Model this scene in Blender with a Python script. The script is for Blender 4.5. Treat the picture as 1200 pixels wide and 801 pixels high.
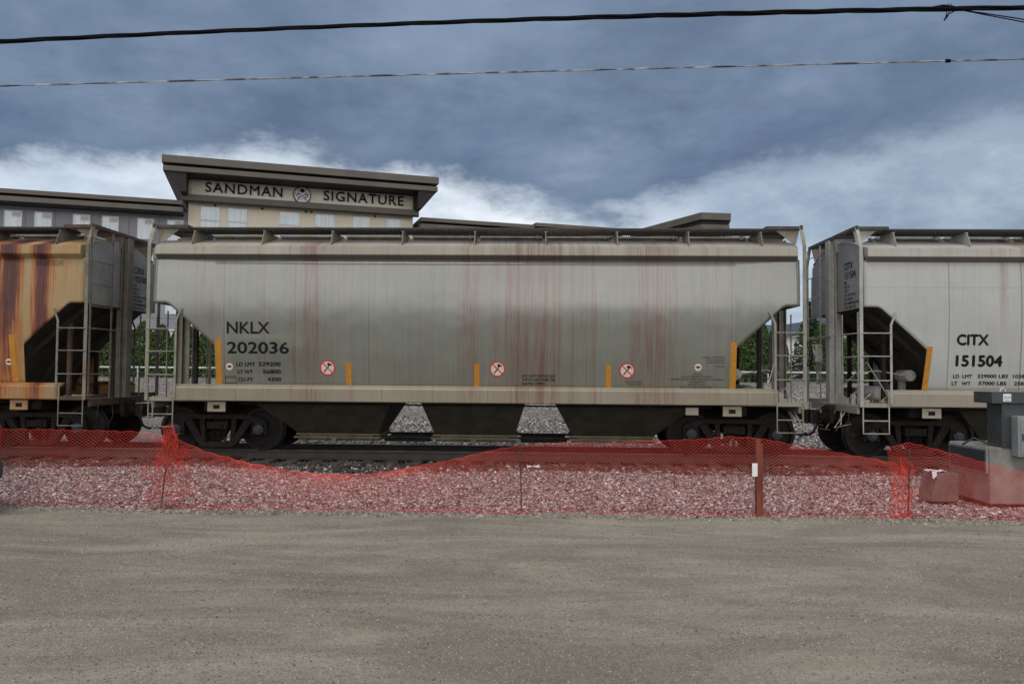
import bpy, math, random
import numpy as np
from mathutils import Vector, Matrix
R = math.radians
random.seed(7)
rng = np.random.default_rng(11)
for o in list(bpy.data.objects): bpy.data.objects.remove(o)
scene = bpy.context.scene
COL = scene.collection

# ------------------------------------------------------------------ camera
EYE = 1.85; YAW = R(1.7)
cd = bpy.data.cameras.new('camera'); cam = bpy.data.objects.new('camera', cd); COL.objects.link(cam)
cd.sensor_width = 36; cd.lens = 28.0; cd.clip_end = 6000; cd.clip_start = 0.05
cam.matrix_world = Matrix.Translation((0, 0, EYE)) @ (Matrix.Rotation(YAW, 4, 'Z') @ Matrix.Rotation(R(90 + 2.1), 4, 'X') @ Matrix.Rotation(R(0.46), 4, 'Z'))
scene.camera = cam

# ------------------------------------------------------------------ node helper
class NT:
    def __init__(s, tree):
        s.t = tree; s.n = tree.nodes; s.l = tree.links; s.n.clear()
    def new(s, typ, **kw):
        nd = s.n.new(typ)
        for k, v in kw.items(): setattr(nd, k, v)
        return nd
    def put(s, sock, v):
        if isinstance(v, bpy.types.NodeSocket): s.l.new(v, sock)
        elif v is not None:
            if isinstance(v, (tuple, list)) and len(v) == 3 and sock.type == 'RGBA': v = (*v, 1)
            sock.default_value = v
    def m(s, op, a, b=None, c=None, clamp=False):
        nd = s.new('ShaderNodeMath', operation=op); nd.use_clamp = clamp
        s.put(nd.inputs[0], a)
        if b is not None: s.put(nd.inputs[1], b)
        if c is not None: s.put(nd.inputs[2], c)
        return nd.outputs[0]
    def mix(s, f, a, b, mode='MIX'):
        nd = s.new('ShaderNodeMix', data_type='RGBA', blend_type=mode)
        s.put(nd.inputs[0], f); s.put(nd.inputs[6], a); s.put(nd.inputs[7], b)
        return nd.outputs[2]
    def noise(s, vec, scale, detail=4, rough=.5, dist=0):
        nd = s.new('ShaderNodeTexNoise'); s.put(nd.inputs['Vector'], vec)
        nd.inputs['Scale'].default_value = scale; nd.inputs['Detail'].default_value = detail
        nd.inputs['Roughness'].default_value = rough; nd.inputs['Distortion'].default_value = dist
        return nd.outputs[0]
    def ramp(s, f, stops, interp='LINEAR'):
        nd = s.new('ShaderNodeValToRGB'); s.put(nd.inputs[0], f); r = nd.color_ramp; r.interpolation = interp
        while len(r.elements) < len(stops): r.elements.new(.5)
        for e, (p, c) in zip(r.elements, stops):
            e.position = p; e.color = (c, c, c, 1) if isinstance(c, (int, float)) else (*c, 1)
        return nd.outputs[0]
    def smooth(s, v, lo, hi):
        nd = s.new('ShaderNodeMapRange', interpolation_type='SMOOTHSTEP')
        s.put(nd.inputs[0], v); s.put(nd.inputs[1], lo); s.put(nd.inputs[2], hi); return nd.outputs[0]
    def scale(s, vec, sc):
        nd = s.new('ShaderNodeVectorMath', operation='MULTIPLY'); s.put(nd.inputs[0], vec); nd.inputs[1].default_value = sc
        return nd.outputs[0]
    def comb(s, x, y, z):
        nd = s.new('ShaderNodeCombineXYZ'); s.put(nd.inputs[0], x); s.put(nd.inputs[1], y); s.put(nd.inputs[2], z); return nd.outputs[0]
    def sep(s, v):
        nd = s.new('ShaderNodeSeparateXYZ'); s.put(nd.inputs[0], v); return nd.outputs

# ------------------------------------------------------------------ world: storm sky
SUN_EL, SUN_AZ = 60, 200     # azimuth measured clockwise from +Y (behind the camera, to the left)
w = bpy.data.worlds.new('World'); scene.world = w; w.use_nodes = True
t = NT(w.node_tree)
tc = t.new('ShaderNodeTexCoord'); d = t.new('ShaderNodeVectorMath', operation='NORMALIZE'); t.l.new(tc.outputs['Generated'], d.inputs[0])
dv = d.outputs[0]; dx, dy, dz = t.sep(dv)
sky = t.new('ShaderNodeTexSky', sky_type='NISHITA', sun_disc=False, sun_elevation=R(SUN_EL), sun_rotation=R(SUN_AZ))
el = t.m('MULTIPLY', t.m('ARCSINE', dz), 180 / math.pi)
az = t.m('MULTIPLY', t.m('ARCTAN2', dx, dy), 180 / math.pi)          # 0 = +Y, right positive
zc = t.m('ADD', t.m('MAXIMUM', dz, 0.0), .10)
cp = t.comb(t.m('DIVIDE', dx, zc), t.m('DIVIDE', dy, zc), 0.0)       # cloud-layer plane
n1 = t.noise(cp, 1.1, 7, .55, .1)
n2 = t.noise(t.scale(dv, (1, 1, 2.2)), 3.2, 8, .6, .15)
n3 = t.noise(t.scale(dv, (1, 1, 1.8)), 9.0, 8, .64, .05)
azf = t.m('MULTIPLY_ADD', az, 1 / 90, .5, clamp=True)                # -45..45 -> 0..1
def P(a): return (a + 45) / 90
base_el = t.m('MULTIPLY', t.ramp(azf, [(P(-42), .43), (P(-30), .46), (P(-20), .53), (P(-10), .54), (P(-2), .50), (P(4), .44), (P(10), .465), (P(17), .505), (P(24), .555), (P(31), .59)], 'EASE'), 26)
edge = t.m('SUBTRACT', t.m('ADD', el, t.m('MULTIPLY', t.m('SUBTRACT', n2, .5), 9)), base_el)
edge = t.m('ADD', edge, t.m('MULTIPLY', t.m('SUBTRACT', n3, .5), 6))
dark = t.smooth(edge, -1.0, 1.5)
low = t.ramp(azf, [(P(-42), (.82, .90, 1.0)), (P(-24), (.95, 1.0, 1.06)), (P(-8), (.95, 1.0, 1.06)), (P(1), (.80, .87, .96)), (P(14), (.50, .59, .70)), (P(30), (.43, .52, .62)), (P(44), (.44, .53, .63))])
lowvar = t.smooth(n3, .32, .68)
lowc = t.mix(lowvar, t.mix(1.0, low, (.74, .78, .83), 'MULTIPLY'), t.mix(1.0, low, (1.1, 1.08, 1.06), 'MULTIPLY'))
lowvar2 = t.smooth(n2, .40, .62)
lowc = t.mix(lowvar2, t.mix(1.0, lowc, (.78, .82, .86), 'MULTIPLY'), lowc)
drk = t.ramp(t.m('MULTIPLY_ADD', n1, .6, t.m('MULTIPLY', n2, .4)), [(.36, (.105, .150, .235)), (.46, (.150, .210, .315)), (.56, (.205, .275, .385)), (.68, (.31, .38, .48))])
drk = t.mix(t.m('MULTIPLY', t.smooth(edge, 9, 2), .75), drk, t.mix(1.0, drk, (.70, .73, .78), 'MULTIPLY'))
drk = t.mix(t.smooth(n3, .3, .75), t.mix(1.0, drk, (.88, .9, .92), 'MULTIPLY'), t.mix(1.0, drk, (1.12, 1.10, 1.08), 'MULTIPLY'))
topl = t.smooth(el, 14, 27)
drk = t.mix(t.m('MULTIPLY', topl, .45), drk, (.215, .285, .395))
n4 = t.noise(t.scale(dv, (1, 1, 2.3)), 4.6, 8, .58, .12)
drk = t.mix(t.smooth(n4, .34, .66), t.mix(1.0, drk, (.86, .88, .90), 'MULTIPLY'), t.mix(1.0, drk, (1.22, 1.19, 1.17), 'MULTIPLY'))
lowc = t.mix(t.smooth(n4, .36, .60), t.mix(1.0, lowc, (.90, .92, .94), 'MULTIPLY'), t.mix(1.0, lowc, (1.12, 1.1, 1.08), 'MULTIPLY'))
front = t.mix(dark, lowc, drk)
# away from the storm front the overcast is thinner and brighter
back = t.mix(t.smooth(n1, .3, .7), (.50, .53, .57), (.80, .82, .85))
glow = t.m('MULTIPLY', t.m('MULTIPLY', t.smooth(el, 24, 14), t.smooth(el, 1, 4)), t.smooth(dy, -.10, -.55))   # thin bright cloud low down, opposite the storm
back = t.mix(t.m('MULTIPLY', glow, 1.0), back, t.mix(t.smooth(n2, .35, .65), (1.7, 1.68, 1.62), (2.7, 2.65, 2.5)))
fb = t.smooth(t.m('ADD', dy, t.m('MULTIPLY', t.m('SUBTRACT', n2, .5), .5)), -.25, .35)
zen = t.smooth(el, 38, 62)
fb2 = t.m('MULTIPLY', fb, t.m('SUBTRACT', 1.0, t.m('MULTIPLY', zen, .7)))
cloud = t.mix(fb2, back, front)
nish = t.new('ShaderNodeVectorMath', operation='SCALE'); t.l.new(sky.outputs[0], nish.inputs[0]); nish.inputs[3].default_value = .10
allc = t.mix(.95, nish.outputs[0], cloud)
bg = t.new('ShaderNodeBackground'); t.l.new(allc, bg.inputs[0]); bg.inputs[1].default_value = 1.0
wo = t.new('ShaderNodeOutputWorld'); t.l.new(bg.outputs[0], wo.inputs[0])

# ------------------------------------------------------------------ sun behind thick cloud
sl = bpy.data.lights.new('sun', 'SUN'); sl.energy = 1.35; sl.angle = R(26); sl.color = (1, .95, .88)
so = bpy.data.objects.new('sun', sl); COL.objects.link(so)
sd = Vector((math.sin(R(SUN_AZ)) * math.cos(R(SUN_EL)), math.cos(R(SUN_AZ)) * math.cos(R(SUN_EL)), math.sin(R(SUN_EL))))
so.rotation_euler = sd.to_track_quat('Z', 'Y').to_euler(); so.location = sd * 50
vs = scene.view_settings; vs.view_transform = 'Standard'; vs.look = 'None'; vs.exposure = 0; vs.gamma = 1; vs.use_curve_mapping = False

# ------------------------------------------------------------------ measuring helper: a photo sight line meets the plane Y = const
def sx(px, Y): return Y * math.tan(math.atan((px - 600) / 933) - YAW)
def sz(px, py, Y):
    x = sx(px, Y); dd = Y * math.cos(YAW) - x * math.sin(YAW)
    return EYE - (py - 435 - (px - 600) * .008) * dd / 933

# ------------------------------------------------------------------ mesh helper
class MB:
    def __init__(s): s.v = []; s.f = []
    def add(s, vs, fs):
        b = len(s.v); s.v += [tuple(p) for p in vs]; s.f += [tuple(i + b for i in f) for f in fs]; return s
    def box(s, a, b, bev=0):
        (x0, y0, z0), (x1, y1, z1) = a, b
        x0, x1 = min(x0, x1), max(x0, x1); y0, y1 = min(y0, y1), max(y0, y1); z0, z1 = min(z0, z1), max(z0, z1)
        return s.add([(x0,y0,z0),(x1,y0,z0),(x1,y1,z0),(x0,y1,z0),(x0,y0,z1),(x1,y0,z1),(x1,y1,z1),(x0,y1,z1)],
                     [(0,3,2,1),(4,5,6,7),(0,1,5,4),(1,2,6,5),(2,3,7,6),(3,0,4,7)])
    def prism(s, poly, c0, c1, axis='y'):
        n = len(poly)
        def mk(a, b, c): return {'y': (a, c, b), 'x': (c, a, b), 'z': (a, b, c)}[axis]
        vs = [mk(a, b, c0) for a, b in poly] + [mk(a, b, c1) for a, b in poly]
        fs = [tuple(range(n)), tuple(range(2*n-1, n-1, -1))] + [(i, (i+1) % n, (i+1) % n + n, i + n) for i in range(n)]
        return s.add(vs, fs)
    def tube(s, pts, r, n=6, cap=True):
        pts = [Vector(p) for p in pts]; vs = []; fs = []; m = len(pts)
        prev = None
        for i, p in enumerate(pts):
            tg = (pts[min(i+1, m-1)] - pts[max(i-1, 0)]).normalized()
            if prev is None:
                up = Vector((0,0,1)) if abs(tg.z) < .9 else Vector((1,0,0))
                a = tg.cross(up).normalized()
            else: a = (prev - tg * prev.dot(tg)).normalized()
            prev = a; b = tg.cross(a)
            rr = r[i] if isinstance(r, (list, tuple)) else r
            for k in range(n):
                an = 2 * math.pi * (k + .5) / n
                vs.append(p + (a * math.cos(an) + b * math.sin(an)) * rr)
        for i in range(m - 1):
            for k in range(n):
                k2 = (k + 1) % n
                fs.append((i*n+k, i*n+k2, (i+1)*n+k2, (i+1)*n+k))
        if cap: fs += [tuple(range(n-1, -1, -1)), tuple(range((m-1)*n, m*n))]
        return s.add(vs, fs)
    def lathe(s, prof, c, axis='y', n=32):
        """prof: (radius, offset along axis)"""
        vs = []; fs = []; m = len(prof)
        for r, o in prof:
            for k in range(n):
                a = 2*math.pi*k/n; u, v = r*math.cos(a), r*math.sin(a)
                p = {'y': (u, o, v), 'x': (o, u, v), 'z': (u, v, o)}[axis]
                vs.append((c[0]+p[0], c[1]+p[1], c[2]+p[2]))
        for i in range(m-1):
            for k in range(n):
                k2 = (k+1) % n; fs.append((i*n+k, i*n+k2, (i+1)*n+k2, (i+1)*n+k))
        fs += [tuple(range(n-1,-1,-1)), tuple(range((m-1)*n, m*n))]
        return s.add(vs, fs)
    def mirror_y(s):
        o = MB(); o.v = s.v + [(x, -y, z) for x, y, z in s.v]; b = len(s.v)
        o.f = s.f + [tuple(i + b for i in reversed(f)) for f in s.f]; return o
    def xf(s, fn): s.v = [fn(*p) for p in s.v]; return s
    def build(s, name, mat, parent=None, smooth=False, bevel=0, solid=0, loc=None, rotz=0, angle=35):
        me = bpy.data.meshes.new(name); me.from_pydata(s.v, [], s.f); me.update()
        import bmesh
        bm = bmesh.new(); bm.from_mesh(me); bmesh.ops.recalc_face_normals(bm, faces=bm.faces); bm.to_mesh(me); bm.free()
        me.materials.append(mat)
        if smooth:
            me.polygons.foreach_set('use_smooth', [True] * len(me.polygons))
            try: me.set_sharp_from_angle(angle=R(angle))
            except Exception: pass
        o = bpy.data.objects.new(name, me); COL.objects.link(o)
        if parent: o.parent = parent
        if loc: o.location = loc
        o.rotation_euler.z = rotz
        if solid:
            md = o.modifiers.new('solid', 'SOLIDIFY'); md.thickness = solid; md.offset = 0
        if bevel:
            md = o.modifiers.new('bevel', 'BEVEL'); md.width = bevel; md.segments = 2; md.limit_method = 'ANGLE'
        return o
def npmesh(name, V, F, mat, parent=None):
    """V (n,3), F (m,k) with constant k"""
    me = bpy.data.meshes.new(name); me.vertices.add(len(V)); me.vertices.foreach_set('co', V.astype(np.float32).ravel())
    k = F.shape[1]; me.loops.add(F.size); me.loops.foreach_set('vertex_index', F.astype(np.int32).ravel())
    me.polygons.add(len(F)); me.polygons.foreach_set('loop_start', np.arange(0, F.size, k, dtype=np.int32))
    me.update(calc_edges=True); me.validate(); me.materials.append(mat)
    o = bpy.data.objects.new(name, me); COL.objects.link(o)
    if parent: o.parent = parent
    return o
def tag(o, label=None, cat=None, group=None, kind=None):
    if label: o['label'] = label
    if cat: o['category'] = cat
    if group: o['group'] = group
    if kind: o['kind'] = kind
    return o
def empty(name, loc, label, cat, group=None, rotz=0):
    o = bpy.data.objects.new(name, None); COL.objects.link(o); o.location = loc; o.rotation_euler.z = rotz
    o.empty_display_size = .3
    return tag(o, label, cat, group)
def copy_tree(o, parent=None):
    c = o.copy(); COL.objects.link(c); c.parent = parent
    for ch in list(o.children): copy_tree(ch, c)
    return c

# ------------------------------------------------------------------ text -> mesh data
def text_mesh(s, size, width=None, bold=0.0, align='LEFT', spacing=1.0, depth=0.0):
    cu = bpy.data.curves.new('lettering', 'FONT'); cu.body = s; cu.size = size; cu.align_x = align
    cu.space_character = spacing; cu.resolution_u = 3; cu.extrude = depth
    ob = bpy.data.objects.new('lettering', cu); COL.objects.link(ob)
    bpy.context.view_layer.update()
    me = ob.to_mesh()
    V = [tuple(v.co) for v in me.vertices]; F = [tuple(p.vertices) for p in me.polygons]
    ob.to_mesh_clear(); bpy.data.objects.remove(ob)
    if bold > 0:       # heavier stroke: layered copies of the outline, each a hair proud of the last
        V0, F0, n = V, F, len(V); V = []; F = []
        for k, (a, b) in enumerate(((-bold, 0), (bold, 0), (0, -bold), (0, bold))):
            V += [(x + a, y + b, z + k * .0005) for x, y, z in V0]; F += [tuple(i + k * n for i in f) for f in F0]
    if width and V:
        x0 = min(v[0] for v in V); x1 = max(v[0] for v in V); k = width / (x1 - x0)
        V = [((v[0] - x0) * k, v[1], v[2]) for v in V]
    return V, F

# ------------------------------------------------------------------ materials
def pbsdf(name):
    m = bpy.data.materials.new(name); m.use_nodes = True; t = NT(m.node_tree)
    b = t.new('ShaderNodeBsdfPrincipled'); o = t.new('ShaderNodeOutputMaterial'); t.l.new(b.outputs[0], o.inputs[0])
    return m, t, b
def simple(name, col, rough=.6, var=.25, scale=6, metal=0, bump=.0, bscale=40, dirt=None, spec=.5, stretch=(1,1,1)):
    m, t, b = pbsdf(name)
    tc = t.new('ShaderNodeTexCoord').outputs['Object']
    n = t.noise(t.scale(tc, stretch), scale, 5, .6)
    lo = tuple(c * (1 - var) for c in col); hi = tuple(min(1, c * (1 + var)) for c in col)
    c = t.mix(t.smooth(n, .3, .7), lo, hi)
    if dirt:
        n2 = t.noise(t.scale(tc, stretch), scale * 2.7, 6, .65)
        c = t.mix(t.m('MULTIPLY', t.smooth(n2, .48, .72), dirt[1]), c, dirt[0])
    t.put(b.inputs['Base Color'], c); t.put(b.inputs['Roughness'], t.m('MULTIPLY_ADD', n, .25, rough - .12, clamp=True))
    b.inputs['Metallic'].default_value = metal; b.inputs['Specular IOR Level'].default_value = spec
    if bump:
        bn = t.new('ShaderNodeBump'); bn.inputs['Strength'].default_value = bump; bn.inputs['Distance'].default_value = .02
        t.put(bn.inputs['Height'], t.noise(tc, bscale, 4, .6)); t.l.new(bn.outputs[0], b.inputs['Normal'])
    return m
rust = (.16, .062, .03)
M = dict(
    letter=simple('dark_lettering', (.012, .012, .014), .7, .2, 30, spec=.15),
    bar=simple('amber_reflector', (.42, .175, .010), .5, .15, 20, dirt=((.2, .1, .03), .35)),
    red=simple('decal_red', (.45, .03, .035), .5, .15, 25),
    cream=simple('decal_cream', (.62, .50, .42), .5, .1, 25),
    bogie=simple('cast_steel', (.016, .013, .012), .85, .4, 9, dirt=((.034, .020, .013), .5), spec=.2, bump=.4),
    wheel=simple('wheel_steel', (.016, .014, .013), .7, .3, 12, dirt=((.03, .018, .012), .4), spec=.2),
    tread=simple('polished_tread', (.30, .30, .30), .35, .2, 20, metal=1),
    cap=simple('bearing_cap', (.022, .028, .040), .55, .3, 15, dirt=((.05, .03, .02), .4)),
    under=simple('underframe', (.020, .018, .015), .85, .35, 5, spec=.2, dirt=((.07, .04, .025), .4), bump=.2),
    hopper=simple('hopper_underside', (.045, .041, .031), .75, .25, 3, dirt=((.04, .032, .024), .5), spec=.2),
    gate=simple('outlet_gate', (.15, .125, .085), .75, .25, 5, dirt=((.10, .06, .04), .5)),
    hatch=simple('hatch_paint', (.16, .15, .13), .7, .3, 3, dirt=((.07, .05, .04), .5)),
    grate=simple('running_board_steel', (.055, .048, .044), .75, .3, 4, dirt=((.06, .035, .025), .5)),
    rail=simple('rail_rust', (.050, .042, .038), .8, .3, 3, dirt=((.035, .026, .022), .5)),
    railtop=simple('rail_head', (.35, .34, .33), .35, .2, 4, metal=1),
    tie=simple('creosote_timber', (.060, .050, .042), .9, .35, 3, dirt=((.13, .115, .10), .4), bump=.5, stretch=(1, 8, 8)),
    plate=simple('tie_plate_steel', (.07, .045, .032), .8, .3, 14),
    mesh=simple('orange_red_plastic', (.78, .060, .032), .45, .15, 8),
    stake=simple('stake_steel', (.05, .038, .028), .7, .4, 14, dirt=(rust, .5)),
    wood=simple('red_painted_wood', (.17, .035, .018), .75, .35, 7, dirt=((.13, .06, .035), .6), bump=.3, stretch=(3, 3, .6)),
    paper=simple('white_paper', (.72, .72, .74), .7, .08, 8),
    concrete=simple('concrete', (.21, .203, .19), .9, .22, 5, dirt=((.14, .13, .12), .4), bump=.3),
    dkconc=simple('damp_concrete', (.12, .115, .11), .9, .22, 5, dirt=((.07, .065, .06), .4), bump=.3),
    dkcab=simple('dark_grey_cabinet', (.035, .041, .047), .55, .2, 4, dirt=((.10, .095, .09), .3)),
    ltcab=simple('grey_cabinet', (.20, .215, .225), .5, .12, 4, dirt=((.13, .12, .11), .3)),
    decal=simple('white_decal', (.68, .70, .76), .4, .05, 8),
    navy=simple('navy_mark', (.03, .04, .13), .5, .1, 8),
    cable=simple('cable_black', (.006, .006, .007), .9, .2, 4, spec=.1),
    hose=simple('rubber_hose', (.02, .02, .02), .6, .2, 8),
    htan=simple('hotel_stucco', (.68, .61, .50), .9, .06, .8, bump=.1),
    hsign=simple('hotel_sign_band', (.66, .63, .55), .85, .05, .5),
    hgrey=simple('hotel_metal_panel', (.235, .235, .275), .6, .08, .5),
    hwhite=simple('hotel_white_panel', (.47, .46, .48), .7, .08, .5),
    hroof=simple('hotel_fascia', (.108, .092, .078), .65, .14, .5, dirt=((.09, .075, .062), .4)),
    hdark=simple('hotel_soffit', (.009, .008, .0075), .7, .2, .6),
    hframe=simple('window_frame', (.62, .63, .63), .5, .05, 2),
    hseam=simple('panel_seam', (.12, .12, .135), .7, .1, 2),
    curtain=None,
    white_b=simple('white_cladding', (.60, .60, .60), .7, .08, .6),
    pipe=simple('galvanised_pipe', (.50, .52, .53), .5, .15, 4),
    bark=simple('bark', (.08, .055, .04), .9, .3, 9, bump=.5),
    brakew=simple('brake_housing_paint', (.34, .33, .30), .6, .3, 9, dirt=(rust, .4)),
    carpaint=None,
    tyre=simple('tyre_rubber', (.022, .022, .022), .8, .2, 9),
    rim=simple('alloy_rim', (.35, .35, .36), .35, .1, 8, metal=.8),
    bumper=simple('bumper_plastic', (.032, .040, .050), .6, .15, 6),
    lampred=simple('lamp_red', (.45, .012, .015), .2, .1, 8),
    lampclear=simple('lamp_clear', (.65, .65, .65), .2, .1, 8),
    handwhite=simple('silver_branch', (.62, .64, .70), .5, .05, 3),
)
def glassmat(name, col, rough=.12, stripes=True):
    m, t, b = pbsdf(name)
    tc = t.new('ShaderNodeTexCoord').outputs['Object']
    x, y, z = t.sep(tc)
    st = t.noise(t.comb(t.m('MULTIPLY', x, 7.0), 0.0, t.m('MULTIPLY', z, .15)), 1.3, 3, .6)
    c = t.mix(t.smooth(st, .35, .65), tuple(v * .72 for v in col), col) if stripes else col
    t.put(b.inputs['Base Color'], c); b.inputs['Roughness'].default_value = rough; b.inputs['Specular IOR Level'].default_value = .8
    b.inputs['Coat Weight'].default_value = .6; b.inputs['Coat Roughness'].default_value = .03
    return m
M['curtain'] = glassmat('curtained_glass', (.50, .60, .68))
M['darkglass'] = glassmat('dark_glass', (.05, .06, .07), .08, False)
m, t, b = pbsdf('car_paint'); t.put(b.inputs['Base Color'], (.02, .03, .045)); b.inputs['Roughness'].default_value = .25; b.inputs['Coat Weight'].default_value = 1; M['carpaint'] = m

def body_mat(name, base, low, grime, streak_col, streaks, welds, rough=.34, heavy=0, spec=.5, coat=0):
    """painted hopper steel: vertical runs, weld seams, wavy plate. coordinates are car-local metres"""
    m, t, b = pbsdf(name)
    tc = t.new('ShaderNodeTexCoord').outputs['Object']; x, y, z = t.sep(tc)
    runs = t.noise(t.comb(t.m('MULTIPLY', x, 9.0), 0.0, t.m('MULTIPLY', z, .35)), 1.0, 8, .68)
    fine = t.noise(t.comb(t.m('MULTIPLY', x, 42.0), y, t.m('MULTIPLY', z, 1.1)), 1.0, 5, .65)
    blot = t.noise(t.comb(t.m('MULTIPLY', x, .7), y, z), 1.0, 6, .6)
    c = t.mix(t.smooth(blot, .3, .7), low, base)
    c = t.mix(t.m('MULTIPLY', t.smooth(runs, .47, .68), grime), c, tuple(v * .62 for v in low))
    c = t.mix(t.m('MULTIPLY', t.smooth(fine, .50, .72), grime * .8), c, tuple(v * .6 for v in low))
    c = t.mix(t.m('MULTIPLY', t.smooth(fine, .48, .28), grime * .5), c, tuple(min(1, v * 1.22) for v in base))
    # dust that settled towards the sill
    c = t.mix(t.m('MULTIPLY', t.smooth(z, 1.75, 1.35), .35), c, (.20, .165, .12))
    wob = t.m('MULTIPLY', t.m('SUBTRACT', t.noise(t.comb(0.0, 0.0, z), 1.7, 3), .5), .10)
    xs = t.m('ADD', x, wob)
    tot = None
    for cx_, wd, amp, z0 in streaks:
        g = t.smooth(t.m('ABSOLUTE', t.m('SUBTRACT', xs, cx_)), wd, wd * .25)
        g = t.m('MULTIPLY', g, t.m('MULTIPLY', t.smooth(z, z0 - .1, z0 + 1.3), amp))
        tot = g if tot is None else t.m('MAXIMUM', tot, g)
    if tot is not None:
        br = t.m('MULTIPLY_ADD', t.smooth(runs, .46, .62), .75, t.m('MULTIPLY', t.smooth(fine, .50, .64), .70), clamp=True)
        f = t.m('MULTIPLY', tot, t.m('MULTIPLY_ADD', br, .85, .24, clamp=True), clamp=True)
        c = t.mix(f, c, streak_col)
    # scattered small drips
    drip = t.noise(t.comb(t.m('MULTIPLY', x, 16.0), y, t.m('MULTIPLY', z, .8)), 1.0, 4, .7)
    c = t.mix(t.m('MULTIPLY', t.smooth(drip, .64, .74), .55), c, streak_col)
    for wx, wa in welds:
        ww = t.m('ADD', x, t.m('MULTIPLY', wob, .12))
        g = t.smooth(t.m('ABSOLUTE', t.m('SUBTRACT', ww, wx)), .022, .006)
        c = t.mix(t.m('MULTIPLY', g, wa), c, (.13, .10, .075))
        g2 = t.smooth(t.m('ABSOLUTE', t.m('SUBTRACT', ww, wx + .03)), .03, .006)
        c = t.mix(t.m('MULTIPLY', g2, wa * .25), c, tuple(min(1, v * 1.25) for v in base))
    c = t.mix(t.m('MULTIPLY', t.m('MULTIPLY', t.smooth(z, 4.148, 4.135), t.smooth(z, 4.03, 4.05)), .75), c, (.055, .044, .032))      # shade on the eave's underside, painted in as a dark band
    hz = t.smooth(t.m('ABSOLUTE', t.m('SUBTRACT', z, 3.52)), .012, .004)
    c = t.mix(t.m('MULTIPLY', hz, .22), c, (.12, .10, .08))
    t.put(b.inputs['Base Color'], c)
    t.put(b.inputs['Roughness'], t.m('MULTIPLY_ADD', t.m('ADD', runs, t.m('MULTIPLY', fine, .5)), .16, rough - .12, clamp=True))
    b.inputs['Specular IOR Level'].default_value = spec; b.inputs['Coat Weight'].default_value = coat; b.inputs['Coat Roughness'].default_value = .10
    wav = t.noise(t.comb(t.m('MULTIPLY', x, 1.0), 0.0, t.m('MULTIPLY', z, .8)), 1.1, 2, .5)
    pan = None
    h = t.m('ADD', t.m('MULTIPLY', wav, 1.0), t.m('MULTIPLY', fine, .004))
    bn = t.new('ShaderNodeBump'); bn.inputs['Strength'].default_value = 1.0; bn.inputs['Distance'].default_value = .030
    t.put(bn.inputs['Height'], h); t.l.new(bn.outputs[0], b.inputs['Normal'])
    return m

# ================================================================== SETTING
def lotmat():
    m, t, b = pbsdf('packed_gravel')
    p = t.new('ShaderNodeNewGeometry').outputs['Position']
    big = t.noise(t.scale(p, (.20, .85, 1)), 1.0, 7, .62, .6)
    streak = t.noise(t.scale(p, (.45, 2.2, 1)), 1.0, 8, .68, 1.2)
    g1 = t.noise(p, 38, 6, .75); g2 = t.noise(p, 120, 3, .7); g3 = t.noise(p, 9, 5, .7)
    c = t.mix(t.smooth(big, .3, .7), (.212, .188, .150), (.325, .292, .236))
    c = t.mix(t.m('MULTIPLY', t.smooth(streak, .42, .68), .45), c, (.37, .338, .28))
    c = t.mix(t.m('MULTIPLY', t.smooth(g3, .5, .74), .45), c, (.165, .152, .130))
    c = t.mix(t.m('MULTIPLY', t.smooth(g1, .52, .66), .45), c, (.13, .122, .108))
    c = t.mix(t.m('MULTIPLY', t.smooth(g1, .46, .34), .4), c, (.42, .39, .34))
    c = t.mix(t.m('MULTIPLY', t.smooth(g2, .5, .7), .4), c, (.14, .13, .12))
    c = t.mix(t.m('MULTIPLY', t.smooth(g2, .44, .3), .35), c, (.45, .42, .37))
    for sc_, am in ((75, .50), (140, .45)):
        vo = t.new('ShaderNodeTexVoronoi'); t.put(vo.inputs['Vector'], p); vo.inputs['Scale'].default_value = sc_
        pc = t.ramp(t.sep(vo.outputs['Color'])[0], [(0, (.07, .065, .055)), (.35, (.20, .185, .155)), (.75, (.34, .312, .262)), (1, (.56, .52, .45))])
        c = t.mix(t.m('MULTIPLY', t.smooth(t.noise(p, 2.2, 6, .7), .36, .62), am), c, pc)
    patch = t.noise(t.scale(p, (.35, 1.1, 1)), 1.0, 9, .66, 1.6)       # graded, scraped and washed patches
    c = t.mix(t.smooth(patch, .38, .64), t.mix(1.0, c, (.80, .795, .785), 'MULTIPLY'), t.mix(1.0, c, (1.16, 1.145, 1.11), 'MULTIPLY'))
    x_, y_, z_ = t.sep(p)      # pale wheel paths running along the lot
    for yc, am in ((5.0, .16), (6.5, .14), (8.1, .20), (9.3, .16)):
        yy = t.m('ADD', y_, t.m('MULTIPLY', t.m('SUBTRACT', t.noise(t.comb(t.m('MULTIPLY', x_, .16), yc, 0.0), 1.0, 2), .5), 1.3))
        g = t.smooth(t.m('ABSOLUTE', t.m('SUBTRACT', yy, yc)), .24, .05)
        c = t.mix(t.m('MULTIPLY', t.m('MULTIPLY', g, t.smooth(patch, .3, .6)), am * 1.6), c, (.39, .355, .295))
    t.put(b.inputs['Base Color'], c); b.inputs['Roughness'].default_value = .95; b.inputs['Specular IOR Level'].default_value = .2
    h = t.m('ADD', t.m('MULTIPLY', g1, .6), t.m('ADD', t.m('MULTIPLY', g2, .35), t.m('MULTIPLY', g3, 1.2)))
    bn = t.new('ShaderNodeBump'); bn.inputs['Strength'].default_value = .8; bn.inputs['Distance'].default_value = .022
    t.put(bn.inputs['Height'], h); t.l.new(bn.outputs[0], b.inputs['Normal'])
    return m
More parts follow.
